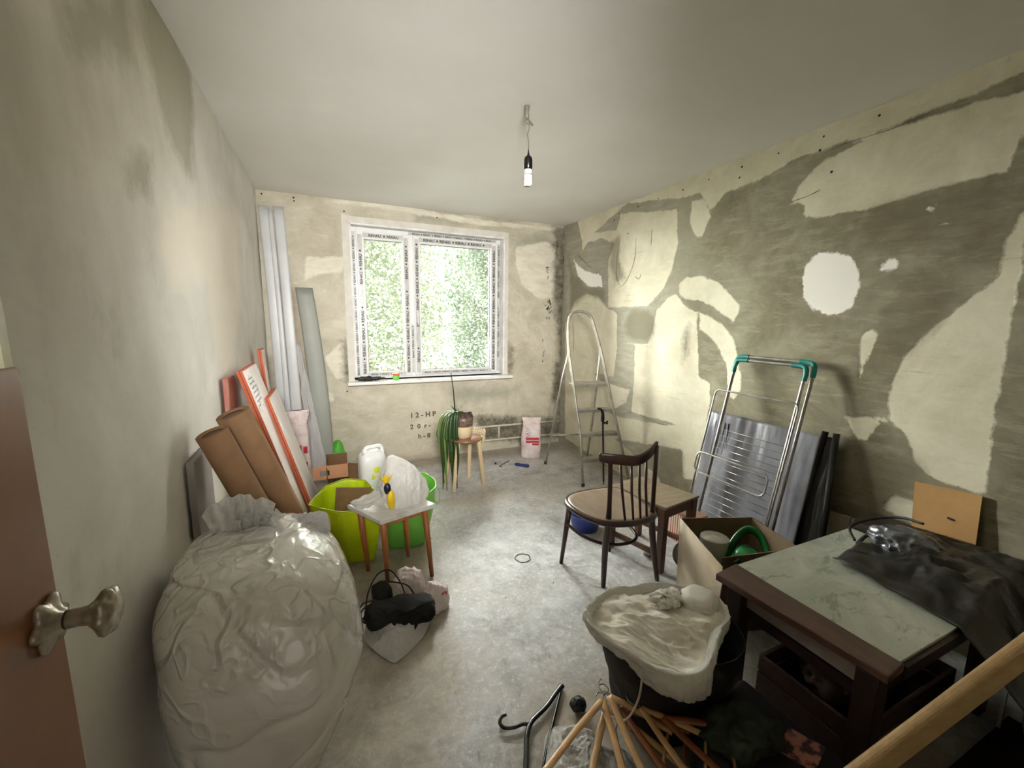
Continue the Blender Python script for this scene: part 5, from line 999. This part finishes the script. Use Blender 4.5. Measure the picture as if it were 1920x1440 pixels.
# --- laundry bag with liner
t = thing('laundry_bag', (1.58, .98, 0), 'black fabric bag holding an open white plastic sack, in front of the bentwood chair', 'bag')
cx, cy = 1.56, .975
bd = [(0, 1.63, 1.03, .17, .13), (.01, 1.63, 1.03, .20, .155), (.15, 1.615, 1.025, .21, .17), (.30, 1.575, .99, .235, .180), (.40, 1.56, .975, .245, .182)]
build(blob(bd, 110, 50, 2.6, -.15, lambda p, n, u, v: .008*nz(p, 8, 3)+.006*(ridge(p, 9, 2)-.5), cap1=False), 'black_body', mat('bag_black_fabric', (22, 21, 21), (14, 13, 13), rough=.8, bump=.3, bscale=120), t, True, solid=.003)
lm_ = film('white_liner', (250, 248, 242), .24, .93, .9, 15, .6)
rimp = [(1.272, 1.085), (1.345, 1.150), (1.46, 1.180), (1.58, 1.155), (1.68, 1.120), (1.775, 1.04), (1.800, .965), (1.745, .885), (1.65, .845), (1.56, .790), (1.475, .752), (1.40, .765), (1.352, .825), (1.318, .90), (1.28, .985)]
rs_ = smooth_closed([Vector((x, y, .45)) for x, y in rimp], 8); nR = len(rs_); cen = sum(rs_, Vector())/nR
def fn(u, v):
    i = int(u*nR) % nR; f = u*nR-int(u*nR); p = rs_[i].lerp(rs_[(i+1) % nR], f); d = (p-cen); d.z = 0; d.normalize()
    front = max(0, -d.y)**1.2; w_ = .006*nz((p.x*1, p.y, v), 22)
    # v: 0 inside low -> .45 rim -> 1 outside hem
    pl = .007*nz((u*55, v*2, 0), 1)+.004*nz((u*140, v*4, 2), 1)
    if v < .4: s_ = v/.4; q = p-d*(.030*(1-s_))+Vector((0, 0, -.020*(1-s_)**1.5))
    else: s_ = (v-.4)/.6; q = p+d*(.004*math.sin(PI*s_)+.001-.012*s_*(1-front))+Vector((0, 0, -(.045+.060*front+.025*nz((u*9, 0, 0), 1))*s_))
    return q+d*(pl*(.4+v)+.010*(ridge((p.x, p.y, v*.3), 10, 4)-.5))+Vector((0, 0, .014*nz((p.x, p.y, 3), 9)+pl*.7))
build(G().sheet(fn, 260, 26, True), 'plastic_liner', lm_, t, True, solid=.0015)
cl = mat('cream_cloth', (246, 242, 230), (232, 226, 210), rough=.75, scale=5, bump=.12, bscale=60)
def fn(u, v):
    i = int(u*nR) % nR; f = u*nR-int(u*nR); p = rs_[i].lerp(rs_[(i+1) % nR], f); q = cen.lerp(p, v*.975)
    q.z = .434+.06*(1-.7*v**4)*(ridge((q.x+.4*q.y, q.y*.6, 0), 5.5, 9)-.45)+.03*nz(q, 5, 1)-.010*v**3+.005*(ridge((q.x, q.y, 0), 13, 3)-.5); return q
tag(build(G().sheet(fn, 180, 70, True), 'white_cloths', cl, None, True), 'creased cream cloths filling the white plastic sack', 'cloth')
tag(build(crumple((1.62, 1.04, .455), (.075, .055, .030), .6, 31, 16, 5), 'crumpled_cloth', mat('grey_print_cloth', (236, 234, 228), (120, 116, 106), rough=.6, scale=20, lo=.52, hi=.62, bump=.4), None, True), 'crumpled white and grey cloth on top of the cream cloths', 'cloth')
tag(build(blob([(.40, 1.72, 1.0, .05, .045), (.41, 1.72, 1.0, .07, .06), (.45, 1.72, 1.0, .075, .065), (.475, 1.72, 1.0, .05, .04), (.48, 1.72, 1.0, .02, .02)], 60, 24, 2.3, .4, lambda p, n, u, v: .016*nz(p, 9)+.018*(ridge(p, 11, 2)-.55)), 'white_bundle', mat('bundle_white', (244, 242, 236), (232, 228, 220), rough=.6), None, True), 'smooth white bundle at the right side of the white plastic sack', 'bundle')
build(G().tube(arcpts([(1.335, .86, .40), (1.335, .87, .30), (1.345, .93, .16), (1.33, .99, .12), (1.30, 1.02, .14)]), .0035, 7), 'drawstring', mat('white_string', (214, 210, 202), rough=.6), t, True)
build(G().tube(arcpts([(1.33, .95, .14), (1.325, .955, .10), (1.33, .95, .06)]), [.003]*8+[.006]*9, 7), 'drawstring_end', mat('white_string', (214, 210, 202)), t, True)

# --- hangers
t = thing('black_hanger', (1.12, 1.15, 0), 'black plastic clothes hanger lying on the bare concrete', 'hanger')
bkp = mat('hanger_black', (22, 21, 22), (14, 14, 15), rough=.25, coat=.3)
build(G().tube(arcpts([(1.296, 1.252, .016), (1.26, 1.235, .016), (1.19, 1.195, .016), (1.115, 1.165, .016), (1.075, 1.125, .016), (1.04, 1.06, .016), (1.00, .985, .016), (.985, .955, .016)]), [.012, .012, .011, .010]+[.0095]*28+[.011]*4, 10, flat=.7), 'shoulders', bkp, t, True)
build(G().tube(arcpts([(1.283, 1.240, .012), (1.21, 1.16, .010), (1.12, 1.06, .010), (1.05, .975, .010), (1.01, .94, .012)]), .006, 8), 'trouser_bar', bkp, t, True)
build(G().tube(arcpts([(1.105, 1.155, .016), (1.08, 1.168, .016), (1.045, 1.170, .016), (1.012, 1.182, .016), (1.003, 1.205, .018), (1.018, 1.222, .02), (1.036, 1.222, .022)]), .0065, 9), 'hook', bkp, t, True)
hw = wood('hanger_wood', (226, 186, 132), (200, 156, 102), (4, 4, 4), .35, .3); hw2 = wood('hanger_wood_red', (158, 96, 54), (122, 68, 36), (4, 4, 4), .35, .3); cr_ = mat('hook_steel', (180, 178, 172), rough=.25, metal=.9)
def hanger(apex, e1, e2, label, m, w_=.013, hook=True):
    t = thing('wooden_hanger', apex, label, 'hanger', 'wooden hangers heaped at the bottom'); a, b, c = Vector(apex), Vector(e1), Vector(e2); up_ = (b-a).cross(c-a).normalized()
    if up_.z < 0: up_ = -up_
    for e in (b, c):
        m1 = a.lerp(e, .5)+((a-(b+c)/2).normalized())*.012
        build(G().tube(arcpts([a, m1, e]), [w_*(1-.1*i/16) for i in range(17)], 10, flat=.55), 'arm', m, t, True)
    build(G().tube([b.lerp(a, .06), c.lerp(a, .06)], .0045, 8), 'trouser_bar', m, t, True)
    if hook:
        d = (a-(b+c)/2).normalized(); s_ = (c-b).normalized()
        build(G().tube(arcpts([a-d*.005, a+d*.02, a+d*.035+s_*.012, a+d*.055+s_*.012, a+d*.065-s_*.005, a+d*.055-s_*.02]), .0022, 7), 'hook', cr_, t, True)
    return t
hanger((1.339, 1.048, .125), (1.005, .905, .13), (1.20, .70, .10), 'pale wooden hanger at the left of the heap, its arm pointing to the black hanger', hw)
hanger((1.345, 1.035, .10), (1.10, .80, .09), (1.45, .76, .10), 'wooden hanger under the leftmost pale one', hw)
hanger((1.355, 1.03, .15), (1.455, .835, .16), (1.28, .70, .13), 'pale wooden hanger pointing right, on top of the heap', hw)
hanger((1.375, .995, .13), (1.49, .80, .185), (1.34, .66, .17), 'reddish wooden hanger in the middle of the heap', hw2)
hanger((1.40, .92, .19), (1.52, .75, .20), (1.37, .62, .20), 'pale wooden hanger with a rounded end at the right of the heap', hw, .012)
hanger((1.44, .86, .195), (1.60, .73, .215), (1.47, .60, .21), 'reddish wooden hanger at the right, against the black bag', hw2)
tag(build(fl_([(1.10, 1.05), (1.16, 1.12), (1.25, 1.10), (1.30, 1.05), (1.30, .95), (1.38, .93), (1.36, .82), (1.20, .78), (1.08, .85), (1.06, .95)], .035, .055, 9), 'white_plastic_sheet', film('sheet_film', (236, 234, 230), .25, .92, .9, 20), None, True, solid=.001), 'crumpled white plastic sheet under the wooden hangers', 'plastic sheet')
tag(build(crumple((1.305, 1.145, .028), (.035, .028, .025), .5, 9, 22, 4, zmin=0), 'dark_buckle_bag', mat('navy_black', (34, 34, 46), (16, 16, 20), rough=.4, scale=20), None, True), 'small dark pouch between the black bag and the hangers', 'pouch')
tag(build(crumple((1.62, .72, .20), (.13, .10, .06), .5, 41, 9, 5, zmin=.172), 'dark_green_cloth', mat('green_black_cloth', (46, 60, 40), (22, 24, 22), rough=.8, scale=7), None, True), 'dark greenish cloth heaped on the suitcase beside the hangers', 'cloth')

# --- sill items
tag(build(crumple((.86, 4.235, .895), (.145, .035, .028), .45, 12, 14, 5, zmin=.871), 'black_gloves', mat('glove_black', (34, 34, 38), (18, 18, 20), rough=.45, scale=20), None, True), 'crumpled black gloves lying on the window sill at the left', 'gloves')
t = thing('small_tub', (1.11, 4.24, .87), 'little lime tub with an orange lid on the window sill', 'tub')
build(G().lathe((1.11, 4.235, .8705), [(.026, 0), (.030, .003), (.033, .045), (.030, .046)], 24), 'tub', mat('tub_lime', (132, 214, 84), (112, 200, 70), rough=.4), t, True)
build(G().lathe((1.11, 4.235, .917), [(.034, 0), (.034, .018), (.030, .021)], 24), 'lid', mat('tub_orange', (236, 120, 84), rough=.4), t, True)

# --- bulb on its flex
t = thing('hanging_bulb', (1.482, 2.058, H), 'energy-saving bulb in a black holder hanging on a short flex from the ceiling', 'lamp')
bx_, by_ = 1.482, 2.058
build(G().lathe((bx_, by_, H), [(.012, 0), (.014, -.006), (.010, -.03), (.013, -.045), (.010, -.062)], 18), 'ceiling_hook', mat('hook_grey', (150, 142, 128), rough=.5, metal=.3), t, True)
build(G().tube(arcpts([(bx_+.002, by_, H-.06), (bx_+.022, by_, H-.075), (bx_+.034, by_, H-.088)]), .005, 8), 'wire_stub', mat('wire_grey', (110, 100, 88), rough=.6), t, True)
build(G().tube(arcpts([(bx_, by_, H-.06), (bx_-.002, by_, H-.075), (bx_+.008, by_, H-.085), (bx_+.012, by_, H-.075), (bx_+.013, by_, H-.11), (bx_+.006, by_, H-.135), (bx_+.012, by_, H-.17), (bx_+.012, by_, H-.225)]), .0024, 8), 'flex', mat('flex', (120, 110, 96), rough=.6), t, True)
build(G().lathe((bx_+.012, by_, H), [(.0025, -.205), (.004, -.222), (.008, -.235), (.019, -.243), (.0215, -.255), (.0215, -.298), (.019, -.302)], 28), 'bulb_holder', mat('bakelite', (18, 16, 15), rough=.3), t, True)
build(G().lathe((bx_+.012, by_, H), [(.019, -.302), (.022, -.306), (.023, -.322), (.018, -.326)], 24), 'bulb_base', mat('bulb_base', (210, 206, 196), rough=.4), t, True)
n_ = 130; g = G(); g.tube([(bx_+.012+.0185*math.cos(i*.33), by_+.0185*math.sin(i*.33), H-.328-.055*i/n_) for i in range(n_)], .0052, 8)
build(g, 'glass_spiral', mat('bulb_glass', (232, 230, 220), rough=.2), t, True)
